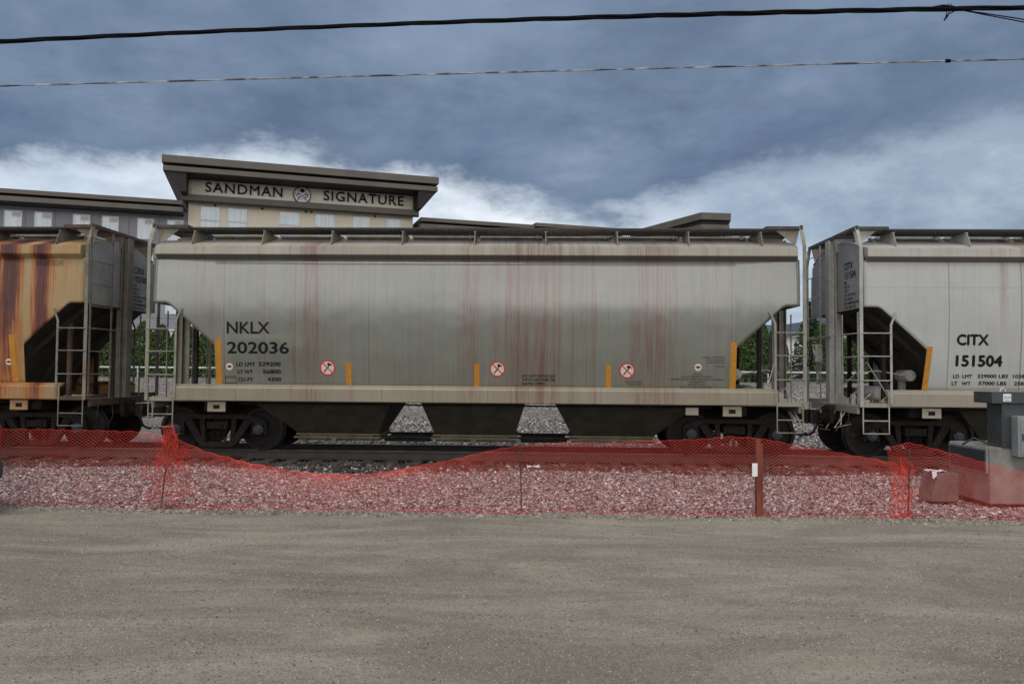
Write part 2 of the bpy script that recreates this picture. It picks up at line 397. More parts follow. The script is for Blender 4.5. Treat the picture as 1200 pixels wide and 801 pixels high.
def ballmat(name, tint=(1, 1, 1)):
    m, t, b = pbsdf(name)
    p = t.new('ShaderNodeNewGeometry').outputs['Position']
    vo = t.new('ShaderNodeTexVoronoi'); t.put(vo.inputs['Vector'], p); vo.inputs['Scale'].default_value = 17
    cc = t.sep(vo.outputs['Color'])[0]
    c = t.ramp(cc, [(0, .05), (.3, .14), (.6, .27), (.85, .42), (1, .6)])
    c = t.mix(1.0, c, tint, 'MULTIPLY')
    big = t.noise(p, .6, 4, .6)
    c = t.mix(t.m('MULTIPLY', t.smooth(big, .45, .7), .45), c, tuple(v * .16 for v in tint))
    t.put(b.inputs['Base Color'], c); b.inputs['Roughness'].default_value = .9
    bn = t.new('ShaderNodeBump'); bn.inputs['Strength'].default_value = 1; bn.inputs['Distance'].default_value = .04; bn.invert = True
    t.put(bn.inputs['Height'], vo.outputs['Distance']); t.l.new(bn.outputs[0], b.inputs['Normal'])
    return m
def stonemat(name, stops):
    m, t, b = pbsdf(name)
    g = t.new('ShaderNodeNewGeometry'); r = g.outputs['Random Per Island']
    c = t.ramp(r, stops)
    n = t.noise(g.outputs['Position'], 60, 3, .6)
    c = t.mix(t.m('MULTIPLY', t.smooth(n, .45, .7), .4), c, (.07, .065, .06))
    t.put(b.inputs['Base Color'], c); b.inputs['Roughness'].default_value = .85
    return m
def hmap(x, y):
    """ground height of the yard beyond the lot"""
    k = lambda a, b_: np.clip((y - a) / (b_ - a), 0, 1)
    z = -.03 - .10 * k(10.7, 13) - .03 * k(16.5, 16.9) + 0 * x
    s = k(32, 41); z = z + 1.5 * (s * s * (3 - 2 * s))
    z = z - .035 * np.sin(x * .9 + y * .7) * (y < 16) * k(11, 12.5)
    z = z + .02 * np.sin(x * .55) * np.sin(y * 1.3) * (y < 16)
    return z
def grid(name, xs, ys, fz, mat):
    X, Y = np.meshgrid(xs, ys); Z = fz(X, Y)
    V = np.stack([X, Y, Z], -1).reshape(-1, 3); nx = len(xs); ny = len(ys)
    i = (np.arange(ny - 1)[:, None] * nx + np.arange(nx - 1)[None, :]).ravel()
    F = np.stack([i, i + 1, i + nx + 1, i + nx], -1)
    return npmesh(name, V, F, mat)
def smoothobj(o): o.data.polygons.foreach_set('use_smooth', [True] * len(o.data.polygons)); return o
groundm = simple('far_ground', (.12, .115, .09), .95, .3, .02)
g = grid('ground', np.array([-5000, -1000, -200, 0, 200, 1000, 5000.]), np.array([-5000, -1000, -200, 0, 60, 200, 1000, 5000.]), lambda x, y: x * 0 - .45, groundm); tag(g, kind='structure')
def lotz(x, y): return .018 * np.sin(x * .7 + 1) * np.sin(y * .9) + .010 * np.sin(x * 2.3) * np.sin(y * 3.1 + x * .3) - .10 * np.clip((y - 10.42 - .09 * np.sin(x * 1.7) - .05 * np.sin(x * 5.1)) / .5, 0, 1)
lot = smoothobj(grid('gravel_lot', np.concatenate([[-180, -80, -40], np.linspace(-16, 16, 220), [40, 80, 180]]), np.concatenate([[-160, -60, -20, -5], np.linspace(0, 11.0, 140)]), lotz, lotmat())); tag(lot, kind='structure')
BALL = ballmat('ballast', (.78, .71, .65))
bed = smoothobj(grid('ballast_bed', np.concatenate([[-180, -90, -50], np.linspace(-32, 32, 180), [50, 90, 180]]), np.concatenate([np.linspace(10.45, 20, 60), np.linspace(20.5, 42, 50), [45, 50, 70, 120]]), hmap, BALL)); tag(bed, kind='structure')

# loose stones: one object per bed of stones
def stones(name, n, xf, yr, size, zf, mat, seed, flat=.7, sink=.25):
    r = np.random.default_rng(seed)
    y = yr[0] + (yr[1] - yr[0]) * r.random(n); x = (r.random(n) * 2 - 1) * xf(y) + 0
    s = size[0] * np.exp(r.normal(0, size[1], n)); s = np.clip(s, size[0] * .45, size[0] * 2.6)
    cube = np.array([(-1,-1,-1),(1,-1,-1),(1,1,-1),(-1,1,-1),(-1,-1,1),(1,-1,1),(1,1,1),(-1,1,1)], float)
    V = cube[None] * (1 + r.normal(0, .28, (n, 8, 3))); top = V[:, 4:, :2]; V[:, 4:, :2] = top * r.uniform(.45, .95, (n, 1, 1))
    V *= r.uniform(.65, 1.25, (n, 1, 3)); V[:, :, 2] *= flat
    a = r.random(n) * 6.283; b_ = r.normal(0, .5, n)
    ca, sa, cb, sb = np.cos(a), np.sin(a), np.cos(b_), np.sin(b_)
    X, Y, Z = V[..., 0], V[..., 1], V[..., 2]
    Y, Z = Y * cb[:, None] - Z * sb[:, None], Y * sb[:, None] + Z * cb[:, None]
    X, Y = X * ca[:, None] - Y * sa[:, None], X * sa[:, None] + Y * ca[:, None]
    V = np.stack([X, Y, Z], -1) * (s * .5)[:, None, None]
    V[..., 0] += x[:, None]; V[..., 1] += y[:, None]; V[..., 2] += (zf(x, y) + s * (.5 * flat - sink) * r.uniform(.3, 1.3, n))[:, None]
    q = np.array([(0,3,2,1),(4,5,6,7),(0,1,5,4),(1,2,6,5),(2,3,7,6),(3,0,4,7)])
    F = (np.arange(n)[:, None, None] * 8 + q[None]).reshape(-1, 4)
    return tag(npmesh(name, V.reshape(-1, 3), F, mat), kind='stuff')
SM = stonemat('ballast_stone', [(0, (.022, .019, .019)), (.25, (.07, .060, .060)), (.5, (.20, .172, .170)), (.70, (.33, .295, .288)), (.88, (.52, .48, .465)), (1, (.82, .79, .76))])
st = stones('ballast_stones', 220000, lambda y: .69 * y + .9, (10.5, 16.1), (.0205, .36), hmap, SM, 3)
tag(st, 'crushed grey and pinkish ballast stones spread between the orange net fence and the near rail', 'ballast')
SD = stonemat('dirty_ballast_stone', [(0, (.012, .009, .008)), (.45, (.038, .026, .022)), (.8, (.085, .060, .050)), (.95, (.18, .14, .125)), (1, (.5, .46, .43))])
st = stones('shoulder_stones', 22000, lambda y: .69 * y + 1.2, (15.6, 16.98), (.040, .42), lambda x, y: hmap(x, y) + .03 * np.sin(x * 2.1) * np.sin(x * .7 + 1), SD, 13)
tag(st, 'dirty brown ballast stones heaped against the tie ends of the near rail', 'ballast')
st = stones('ballast_stones', 16000, lambda y: .70 * y + 1.5, (17.32, 18.68), (.045, .25), lambda x, y: hmap(x, y) + .012, SM, 4, sink=.3)
tag(st, 'crushed ballast stones lying between the two rails under the wagons', 'ballast')
st = stones('ballast_stones', 22000, lambda y: .30 * y + 2, (19.0, 33.0), (.055, .25), hmap, SM, 5, sink=.3)
tag(st, 'open stretch of pale ballast stones beyond the wagons seen between the hoppers', 'ballast')
LM = stonemat('lot_pebble', [(0, (.09, .083, .070)), (.2, (.20, .183, .152)), (.85, (.34, .312, .262)), (1, (.42, .39, .335))])
def lotden(y): return .69 * y + .8
st = stones('loose_pebbles', 110000, lotden, (3.2, 10.7), (.0065, .38), lotz, LM, 8, sink=.28)
tag(st, 'fine loose pebbles scattered over the packed gravel lot', 'pebbles')
st = stones('edge_gravel', 6000, lotden, (10.1, 10.75), (.022, .4), lotz, LM, 9, sink=.3)
tag(st, 'coarser loose gravel ridge along the foot of the orange net fence', 'gravel')

# hills far right
hv = []; hx = np.linspace(150, 2200, 60)
hill = MB()
def hz_(x): return 70 + 40 * math.sin(x * .0041 + .3) + 14 * math.sin(x * .013) + 7 * math.sin(x * .037)
top = [(x, 1500 + 60 * math.sin(x * .006), hz_(x)) for x in hx]
rows = []
for k in range(7):
    u = k / 6
    rows.append([(x, y - 260 * (1 - u) , -5 + (z + 5) * (1 - (1 - u) ** 1.6) + (6 * math.sin(x * .05 + k * 2) if 0 < k < 6 else 0)) for x, y, z in top])
rows.append([(x, y + 400, -5) for x, y, z in top])
vs = [p for r in rows for p in r]; n_ = len(hx)
hill.add(vs, [(k*n_+i, k*n_+i+1, (k+1)*n_+i+1, (k+1)*n_+i) for k in range(len(rows)-1) for i in range(n_-1)])
tag(hill.build('hills', simple('hazed_forest_hill', (.055, .085, .115), .95, .25, .01), smooth=True, angle=180), kind='structure')  # blue of distant haze mixed into the forest colour

# ------------------------------------------------------------------ track
RT = .10      # rail top height
TY = 18.0     # track centre
def rail(name, y, label):
    prof = [(-.07,-.186),(.07,-.186),(.07,-.178),(.012,-.150),(.010,-.045),(.036,-.036),(.036,-.006),(.028,0),(-.028,0),(-.036,-.006),(-.036,-.036),(-.010,-.045),(-.012,-.150),(-.07,-.178)]
    e = empty(name, (0, y, RT), label, 'rail', 'rails of the track')
    MB().prism(prof, -70, 70, 'x').build('rail_section', M['rail'], e)
    MB().box((-70, -.024, .0015), (70, .024, .004)).build('running_surface', M['railtop'], e)
rail('rail', TY - .7525, 'nearer steel rail under the wagons, rusty web with a shiny head')
rail('rail', TY + .7525, 'farther steel rail under the wagons, seen past the nearer rail')
te = empty('railway_tie', (0, TY, 0), 'dark timber tie crossing under both rails, its end showing at the ballast', 'railway tie', 'timber ties under the rails')
MB().box((-.115, -1.32, -.29), (.115, 1.32, -.098)).build('timber', M['tie'], te, bevel=.01)
for s in (-1, 1):
    MB().box((-.10, s * .7525 - .17, -.0975), (.10, s * .7525 + .17, -.0865)).build('tie_plate', M['plate'], te)
for k in range(54):
    o = te if k == 0 else copy_tree(te)
    o.location = (-14.2 + k * .53 + random.uniform(-.02, .02), TY + random.uniform(-.04, .04), random.uniform(-.006, .004))

# ================================================================== COVERED HOPPER WAGONS
HL = 6.72
def yw(z): return 1.555 - .045 * (z - 3.3) ** 2
def zlow(x):
    a = abs(x)
    if a > 6.40: return 3.12
    if a > 5.42: return 2.24 + (a - 5.42) / (6.40 - 5.42) * .88
    return 1.36
def side_panel(s):
    mb = MB(); brk = [0, .8, 1.6, 2.4, 3.2, 4.0, 4.8, 5.41, 5.42, 5.6, 5.8, 6.0, 6.2, 6.36, 6.40, 6.44, 6.6, HL]
    xs = sorted(set([-v for v in brk] + brk)); n = 18; vs = []
    for x in xs:
        zl = zlow(x) if abs(x) != 5.42 else 2.24
        if abs(abs(x) - 5.41) < 1e-6: zl = 1.36
        if abs(abs(x) - 6.40) < 1e-6: zl = 3.10
        for k in range(n + 1):
            z = zl + (4.08 - zl) * k / n
            vs.append((x, s * yw(z), z))
    fs = [(i*(n+1)+k, (i+1)*(n+1)+k, (i+1)*(n+1)+k+1, i*(n+1)+k+1) for i in range(len(xs)-1) for k in range(n)]
    return mb.add(vs, fs)
def roofz(y): return 4.34 + .30 * (1 - (y / 1.5) ** 2)
def lathe_wheel(mb, x, s):
    # outer face towards s
    pr = [(.05, -.10), (.10, -.10), (.11, -.02), (.36, -.015), (.385, -.06), (.485, -.06), (.485, -.035), (.462, -.02), (.457, .075), (.385, .08), (.37, .02), (.13, .055), (.11, .10), (.05, .10)]
    mb.lathe([(r, s * (o + .755)) for r, o in pr], (x, 0, .457), 'y', 40)
def bogie(parent, cx, right):
    b = MB()
    for s in (-1,):
        y0, y1 = s * .93, s * 1.07
        b.prism([(-1.02,.66),(-.85,.74),(-.5,.775),(.5,.775),(.85,.74),(1.02,.66),(1.02,.60),(.72,.62),(.48,.68),(-.48,.68),(-.72,.62),(-1.02,.60)], y0, y1)
        for q in (-1, 1):
            b.prism([(q*.74,.64),(q*.58,.69),(q*.27,.16),(q*.38,.10)], y0, y1)                       # diagonal tension member
            b.prism([(q*.40,.69),(q*.29,.69),(q*.26,.18),(q*.34,.14)], y0 - .0 , y1 + .012)              # column
            b.prism([(q*.74,.62),(q*.80,.62),(q*.80,.34),(q*.72,.34)], y0, y1)                       # pedestal jaws
            b.prism([(q*1.0,.62),(q*1.06,.64),(q*1.06,.34),(q*1.0,.34)], y0, y1)
            b.box((q*.78,y0,.56),(q*1.02,y1,.62))
        b.prism([(-.40,.16),(-.34,.085),(.34,.085),(.40,.16),(.30,.19),(-.30,.19)], y0 + .02, y1 - .03)
    bo = MB().box((-.22, -1.12, .47), (.22, 1.12, .62)); bo.box((-.16, -.9, .62), (.16, .9, .70)); bo.box((-.13, -1.135, .50), (.13, -1.12, .585))
    root = bo.build('bogie', M['bogie'], parent, bevel=.01, loc=(cx, 0, 0))
    b2 = MB(); b2.v = [(x, -y, z) for x, y, z in b.v]; b2.f = [tuple(reversed(f)) for f in b.f]
    b.build('side_frame', M['bogie'], root, bevel=.008); b2.build('side_frame', M['bogie'], root, bevel=.008)
    for s in (-1, 1):
        for k in (-1, 0, 1):
            sp = MB(); c = (k * .125, s * 1.0)
            pts = [(c[0] + .052 * math.cos(a), c[1] + .052 * math.sin(a), .20 + .26 * a / (2*math.pi*5)) for a in np.linspace(0, 2*math.pi*5, 50)]
            sp.tube(pts, .013, 5).build('spring', M['bogie'], root)
    for q in (-1, 1):
        for s in (-1, 1):
            wm = MB(); lathe_wheel(wm, q * .89, s)
            wm.build('wheel', M['wheel'], root, smooth=True)
            cp_ = MB().lathe([(.06, 0), (.115, .0), (.12, .04), (.10, .075), (.055, .085), (.05, .10)], (0, 0, 0), 'y', 20)
            for kk in range(3):
                a = kk * 2.09 + .5; cp_.lathe([(.012, .075), (.016, .10)], (.07 * math.cos(a), 0, .07 * math.sin(a)), 'y', 6)
            cp_.xf(lambda x, y, z, q=q, s=s: (q * .89 + x, s * (1.05 + y), .457 + z)).build('bearing_cap', M['cap'], root, smooth=True)
        MB().tube([(q * .89, -.93, .457), (q * .89, .93, .457)], .075, 12).build('axle', M['wheel'], root)
    for q in (-1, 1):
        br = MB(); br.tube([(q*.36, -.8, .40), (q*.40, .8, .40)], .03, 6); br.box((q*.40, -.86, .36), (q*.45, -.72, .52)); br.box((q*.40, .72, .36), (q*.45, .86, .52))
        br.build('brake_beam', M['bogie'], root)
    return root
def on_side(V, x0, z0, s=-1, off=.007):
    return [(x0 + u, s * (yw(z0 + v) + off + d), z0 + v) for u, v, d in V]
def ring(r0, r1, n=40):
    V = []; F = []
    for k in range(n):
        a = 2*math.pi*k/n; V += [(r0*math.cos(a), r0*math.sin(a), 0), (r1*math.cos(a), r1*math.sin(a), 0)]
    for k in range(n):
        j = (k+1) % n; F.append((2*k, 2*k+1, 2*j+1, 2*j))
    return V, F
def disc(r, n=36): return [(r*math.cos(2*math.pi*k/n), r*math.sin(2*math.pi*k/n), 0) for k in range(n)], [tuple(range(n))]
def flat(name, V, F, mat, parent):
    mb = MB(); mb.add(V, F); return mb.build(name, mat, parent)

def wagon(cx, label, paint, fitpaint, sillpaint, roofpaint, endpaint, steel, near_full=False, far_full=False, brake_end=1, seed=1):
    rr = random.Random(seed)
    c = empty('covered_hopper_wagon', (cx, TY, RT), label, 'hopper wagon', 'covered hopper wagons standing on the track')
    for s in (-1, 1):
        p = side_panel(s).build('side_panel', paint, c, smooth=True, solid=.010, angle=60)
    # eave fascia
    prof = [(-1.36,4.385),(-1.60,4.335),(-1.64,4.315),(-1.648,4.15),(-1.64,4.13),(-1.535,4.045),(-1.50,4.03),(-1.49,4.10),(-1.36,4.30)]
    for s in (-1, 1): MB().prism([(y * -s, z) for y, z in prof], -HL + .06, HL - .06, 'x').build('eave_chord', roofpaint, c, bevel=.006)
    # roof sheet
    mb = MB(); ys = np.linspace(-1.42, 1.42, 15); xs = np.linspace(-HL, HL, 13)
    mb.add([(x, y, roofz(y)) for x in xs for y in ys], [(i*15+k, (i+1)*15+k, (i+1)*15+k+1, i*15+k+1) for i in range(12) for k in range(14)])
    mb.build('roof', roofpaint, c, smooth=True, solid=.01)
    # hatch trough
    h = MB().box((-6.0, -.30, 4.60), (6.0, .30, 4.70))
    h.build('hatch_coaming', M['hatch'], c, bevel=.01)
    for k in range(8):
        x = -5.25 + k * 1.5
        hc = MB().box((x - .70, -.36, 4.705), (x + .70, .36, 4.755)); hc.box((x - .72, -.05, 4.755), (x - .66, .05, 4.80)); hc.box((x + .55, -.42, 4.68), (x + .62, .42, 4.775))
        hc.build('hatch_cover', M['hatch'], c, bevel=.012)
    # running boards: grating of cross bars between edge angles
    for s in (-1, 1):
        g_ = MB()
        g_.box((-HL, s*1.262, 4.745), (HL, s*1.27, 4.775)); g_.box((-HL, s*.66, 4.72), (HL, s*.668, 4.77))
        for yb in (.78, .90, 1.02, 1.14): g_.box((-HL, s*yb, 4.752), (HL, s*yb + s*.006, 4.776))
        k = -HL + .62
        while k < HL - .62:
            g_.box((k, s*.668, 4.705), (k + .016, s*1.258, 4.7715)); k += .052
        g_.build('running_board', M['grate'], c)
    for e in (-1, 1):
        g_ = MB(); x0, x1 = e*(HL - .62), e*(HL + .06)
        for k in range(10):
            xx = x0 + (x1 - x0) * k / 9.0; g_.box((xx - .004, -1.30, 4.780), (xx + .004, 1.30, 4.806))
        for k in range(40):
            yy = -1.28 + k * .0656; g_.box((x0, yy, 4.782), (x1, yy + .016, 4.800))
        g_.box((x1 - e*.004, -1.46, 4.742), (x1 + e*.04, 1.46, 4.812)); g_.box((x0, -1.335, 4.742), (x1, -1.305, 4.812)); g_.box((x0, 1.305, 4.742), (x1, 1.335, 4.812))
        g_.build('end_platform', M['grate'] if steel is None else steel, c)
        for yy in (-1.25, -.16, .16, 1.25):     # platform props down to the end
            pb = MB(); pb.prism([(e*(HL - .02), 4.44), (e*(HL + .02), 4.44), (e*(HL + .09), 4.74), (e*(HL - .40), 4.74)], yy - .006, yy + .006)
            pb.build('platform_prop', fitpaint, c)
    for k in range(9):
        x = -6.0 + k * 1.5 + rr.uniform(-.02, .02)
        b_ = MB().prism([(-1.47, 4.352), (-1.30, 4.698), (-.66, 4.698), (-.66, 4.60)], x - .006, x + .006, 'x'); b_.box((x - .03, -1.29, 4.685), (x + .03, -.66, 4.6975))
        b_.build('board_bracket', fitpaint, c); bb = MB(); bb.v = [(x_, -y_, z_) for x_, y_, z_ in b_.v]; bb.f = [tuple(reversed(f_)) for f_ in b_.f]; bb.build('board_bracket', fitpaint, c)
    # end sheets
    for e in (-1, 1):
        mb = MB(); zs = np.linspace(3.12, 4.06, 8)
        poly = [(-yw(z) + .012, z) for z in zs] + [(y, roofz(y) - .006) for y in np.linspace(-1.42, 1.42, 13)] + [(yw(z) - .012, z) for z in zs[::-1]]
        mb.prism(poly, e*(HL - .030), e*(HL - .018), 'x'); mb.build('end_sheet', endpaint, c)
        # inclined end floor and side floors
        mb = MB(); a0 = (6.40, 3.12); am = (5.37, 2.24); a1 = (4.86, 1.40); a2 = (3.87, .36)
        mb.add([(e*HL*.997, -yw(3.12)+.02, 3.13), (e*HL*.997, yw(3.12)-.02, 3.13), (e*a0[0], -yw(3.12)+.02, 3.11), (e*a0[0], yw(3.12)-.02, 3.11), (e*am[0], -yw(2.24)+.02, am[1]), (e*am[0], yw(2.24)-.02, am[1]), (e*a1[0], -1.38, a1[1]), (e*a1[0], 1.38, a1[1]), (e*a2[0], -.55, a2[1]), (e*a2[0], .55, a2[1])], [(0,1,3,2),(2,3,5,4),(4,5,7,6),(6,7,9,8)])
        mb.build('slope_sheet', M['hopper'], c, solid=.01)
        for yy in (-.95, 0, .95):     # stiffeners under the slope sheet
            MB().prism([(e*6.36, 3.07), (e*6.40, 2.99), (e*5.40, 2.12), (e*4.92, 1.36), (e*4.86, 1.40), (e*5.36, 2.22)], yy - .035, yy + .035).build('stiffener', M['hopper'], c)
    # three hoppers
    for k, (b0, b1, t0, t1) in enumerate([(-3.87, -2.13, -4.86, -1.66), (-.87, .87, -1.14, 1.14), (2.13, 3.87, 1.66, 4.86)]):
        mb = MB()
        mb.add([(t0,-1.38,1.39),(t1,-1.38,1.39),(t1,1.38,1.39),(t0,1.38,1.39),(t0*.0+t0,-1.36,1.22),(t1,-1.36,1.22),(t1,1.36,1.22),(t0,1.36,1.22),(b0,-.58,.36),(b1,-.58,.36),(b1,.58,.36),(b0,.58,.36)],
               [(0,1,5,4),(1,2,6,5),(2,3,7,6),(3,0,4,7),(4,5,9,8),(5,6,10,9),(6,7,11,10),(7,4,8,11)])
        hp = mb.build('hopper', M['hopper'], c, solid=.012)
        gt = MB().box((b0 - .05, -.64, .325), (b1 + .05, .64, .36)); gt.box((b0, -.58, .20), (b1, .58, .32)); gt.box((b0 - .08, -.70, .26), (b1 + .08, -.645, .30))
        for xx in (b0 + .15, b0 + .6, b1 - .6, b1 - .15): gt.box((xx, -.67, .18), (xx + .03, -.60, .34))
        gt.tube([((b0+b1)/2, -.95, .24), ((b0+b1)/2, .95, .24)], .03, 8); gt.box(((b0+b1)/2 - .05, -1.0, .19), ((b0+b1)/2 + .05, -.94, .29))
        gt.build('outlet_gate', M['gate'], hp)
    for x0, x1 in ((-2.25, -.75), (.75, 2.25)):
        mb = MB(); mb.box((x0, -.60, .27), (x1, -.50, .315)); mb.box((x0, .50, .27), (x1, .60, .315)); mb.box((x0 + .25, -.505, .19), (x1 - .25, .505, .275))
        mb.build('gate_slide_frame', M['under'], c)
    for x0, x1 in ((-1.66, -1.14), (1.14, 1.66)):
        for s in (-1, 1): MB().box((x0, s*1.36, 1.22), (x1, s*1.375, 1.39)).build('filler_plate', M['hopper'], c)
    # pipes beneath the sill
    mb = MB().tube([(-5.0, -1.2, 1.02), (5.0, -1.2, 1.02)], .018, 6); mb.build('train_pipe', M['under'], c)
    # side sill
    sp = [(-1.40,1.43),(-1.47,1.43),(-1.585,1.375),(-1.60,1.355),(-1.60,1.335),(-1.585,1.10),(-1.575,1.085),(-1.50,1.08),(-1.50,1.10),(-1.555,1.11),(-1.57,1.33),(-1.40,1.40)]
    for s in (-1, 1): MB().prism([(y * -s, z) for y, z in sp], -6.26, 6.26, 'x').build('side_sill', sillpaint, c, bevel=.005)
    for e in (-1, 1):
        # end platform deck, end sill, draft sill
        d_ = MB().box((e*5.45, -1.36, 1.06), (e*6.80, 1.36, 1.085)); d_.box((e*6.262, -1.57, 1.075), (e*6.78, -1.36, 1.155)); d_.box((e*6.262, 1.36, 1.075), (e*6.78, 1.57, 1.155))
        d_.box((e*6.74, -1.36, .93), (e*6.80, 1.36, 1.06))
        d_.build('deck', sillpaint if steel is None else steel, c)
        ds = MB().box((e*4.75, -.17, .72), (e*6.92, .17, 1.055)); ds.box((e*5.3, -1.30, .86), (e*5.7, 1.30, 1.055)); ds.box((e*6.85, -.26, .66), (e*6.95, .26, 1.02))
        ds.build('draft_sill', M['under'], c, bevel=.01)
        cp_ = MB().box((e*6.93, -.07, .74), (e*7.16, .07, .88))
        cp_.prism([(e*7.12,-.12),(e*7.20,-.19),(e*7.34,-.17),(e*7.37,-.04),(e*7.28,.02),(e*7.40,.07),(e*7.38,.17),(e*7.18,.15)], .66, .95, 'z')
        cp_.build('coupler', M['bogie'], c, bevel=.012)
        ho = MB()
        ho.tube([(e*6.95, .32, .78), (e*7.02, .34, .60), (e*7.12, .30, .42), (e*7.30, .22, .36), (e*7.42, .16, .42)], .028, 7)
        ho.tube([(e*6.8, -.5, .95), (e*6.86, -.55, .7), (e*6.84, -.72, .5), (e*6.8, -1.2, .48)], .014, 6)
        ho.build('air_hose', M['hose'], c)
        # uncoupling lever
        MB().tube([(e*6.99, -1.45, .70), (e*6.99, -1.40, .96), (e*6.99, -.3, .96), (e*7.1, -.1, .97)], .012, 6).build('uncoupling_lever', M['under'], c)
        # posts
        ps = MB().box((e*(HL + .012), -.115, 1.086), (e*(HL + .03), .115, 4.72)); ps.box((e*(HL + .155), -.115, 1.086), (e*(HL + .173), .115, 4.72)); ps.box((e*(HL + .03), -.008, 1.086), (e*(HL + .155), .008, 4.72)); ps.box((e*(HL - .12), -.02, 1.086), (e*(HL + .012), .02, 3.1))
        ps.build('end_post', fitpaint, c)
        for s in (-1, 1):
            MB().box((e*(5.34), s*1.33, 1.09), (e*5.41, s*1.40, 2.2)).build('slope_strut', M['under'], c)
            MB().box((e*6.02, s*.87, 1.086), (e*6.10, s*.95, 2.74)).build('slope_strut', M['under'] if steel is None else steel, c)
        # side ladders: outer stile sweeps up over the eave to the platform
        for s in (-1, 1):
            ld = MB(); xo = e*(HL + .075); xi = e*6.20
            path = [(-1.615, 1.08), (-1.615, 3.0), (-1.63, 4.05), (-1.625, 4.35), (-1.48, 4.66), (-1.40, 4.79)]
            for (ya, za), (yb, zb) in zip(path, path[1:]):
                ld.add([(xo - .035, -s*ya, za), (xo + .035, -s*ya, za), (xo + .035, -s*yb, zb), (xo - .035, -s*yb, zb), (xo - .035, -s*(ya + .018), za), (xo + .035, -s*(ya + .018), za), (xo + .035, -s*(yb + .018), zb), (xo - .035, -s*(yb + .018), zb)],
                       [(0,1,2,3),(4,7,6,5),(0,4,5,1),(1,5,6,2),(2,6,7,3),(3,7,4,0)])
            ld.box((xi - .022, s*1.60, 1.155), (xi + .022, s*1.615, 2.75))
            ld.prism([(xi - .022, 2.75), (xi + .022, 2.75), (xi - e*.10 + .022, 3.0), (xi - e*.10 - .022, 3.0)], s*1.60, s*1.615)
            ld.build('side_ladder', fitpaint, c)
            rg = MB()
            for z in (1.62, 2.11, 2.58): rg.tube([(xo, s*1.628, z), (xi, s*1.628, z)], .012, 6)
            rg.build('rung', fitpaint, c)
            stp = MB()
            stp.tube([(e*6.76, s*1.58, 1.10), (e*6.76, s*1.58, .54), (e*6.24, s*1.58, .54), (e*6.24, s*1.58, 1.10)], .016, 6); stp.tube([(e*6.76, s*1.58, .80), (e*6.24, s*1.58, .80)], .013, 6)
            stp.build('stirrup_step', fitpaint, c)
            # end ladder
            full = near_full if s < 0 else far_full
            zt = 4.72 if full else 3.02
            el_ = MB(); xe = e*(HL + .10)
            el_.box((xe - .008, s*.63, 1.09), (xe + .008, s*.68, zt))
            el_.box((xe - .008, s*1.47, 1.09), (xe + .008, s*1.52, zt))
            z = 1.62
            while z < zt - .1:
                el_.tube([(xe + e*.012, s*.62, z), (xe + e*.03, s*.70, z), (xe + e*.03, s*1.45, z), (xe + e*.012, s*1.52, z)], .012, 6); z += .48
            el_.build('end_ladder', fitpaint, c)
        MB().tube([(e*(HL + .18), -1.5, 2.58), (e*(HL + .18), 1.5, 2.58)], .011, 6).build('end_handrail', fitpaint, c)
        bogie(c, e * 5.49, e)
        # jacking pad plate with a slot
        jp = MB(); x = e*5.35
        jp.box((x - .19, -1.505, .86), (x + .19, -1.49, .915)); jp.box((x - .19, -1.505, 1.0), (x + .19, -1.49, 1.06)); jp.box((x - .19, -1.505, .915), (x - .07, -1.49, 1.0)); jp.box((x + .07, -1.505, .915), (x + .19, -1.49, 1.0))
        jp.build('jacking_pad', sillpaint, c)
        MB().box((x - .12, -1.47, .87), (x + .12, -1.2, 1.06)).build('jacking_bracket', M['under'], c)
    # brake gear on one end platform
    e = brake_end
    bk = MB(); bk.box((e*6.78, .62, 2.0), (e*6.95, .92, 2.42)); bk.lathe([(.02, 0), (.12, .0), (.13, .05), (.10, .10), (.02, .10)], (e*6.98, .77, 2.2), 'x', 18)
    bk.box((e*6.82, .72, 1.5), (e*6.88, .80, 2.0)); bk.box((e*6.4, .35, 1.75), (e*6.75, .42, 1.95))
    bk.build('brake_housing', M['brakew'], c, bevel=.02)
    bw = MB(); pts = [(e*7.06, .77 + .27*math.cos(a), 2.2 + .27*math.sin(a)) for a in np.linspace(0, 2*math.pi, 25)]; bw.tube(pts, .016, 6)
    for k in range(5):
        a = k*1.257; bw.tube([(e*7.02, .77, 2.2), (e*7.06, .77 + .27*math.cos(a), 2.2 + .27*math.sin(a))], .010, 5)
    bw.build('brake_wheel', M['under'], c)
    rs = MB(); rs.lathe([(.02,-.55),(.13,-.52),(.17,-.45),(.17,.45),(.13,.52),(.02,.55)], (e*5.95, .0, 1.32), 'y', 18)
    rs.build('air_reservoir', M['brakew'], c, smooth=True)
    rs = MB(); rs.lathe([(.02,-.30),(.11,-.29),(.125,-.25),(.125,.2),(.03,.25)], (e*5.55, -.75, 1.72), 'y', 18); rs.box((e*5.50, -.7, 1.09), (e*5.60, -.55, 1.62)); rs.tube([(e*5.5, -1.0, 1.70), (e*6.2, -.9, 1.82), (e*6.6, -.6, 1.75)], .012, 5)
    rs.build('brake_cylinder', M['brakew'], c, smooth=True)
    vl = MB()
    for k in range(9):
        x = e*(5.65 + rr.uniform(0, 1.0)); y = rr.uniform(-1.25, -.2); h_ = rr.uniform(.08, .3); w_ = rr.uniform(.03, .09)
        vl.box((x - w_, y - w_, 1.086), (x + w_, y + w_, 1.086 + h_)); vl.tube([(x, y, 1.086 + h_), (x + rr.uniform(-.25, .25), y + .1, 1.2 + h_), (x + rr.uniform(-.3, .3), y, 1.1)], .014, 5)
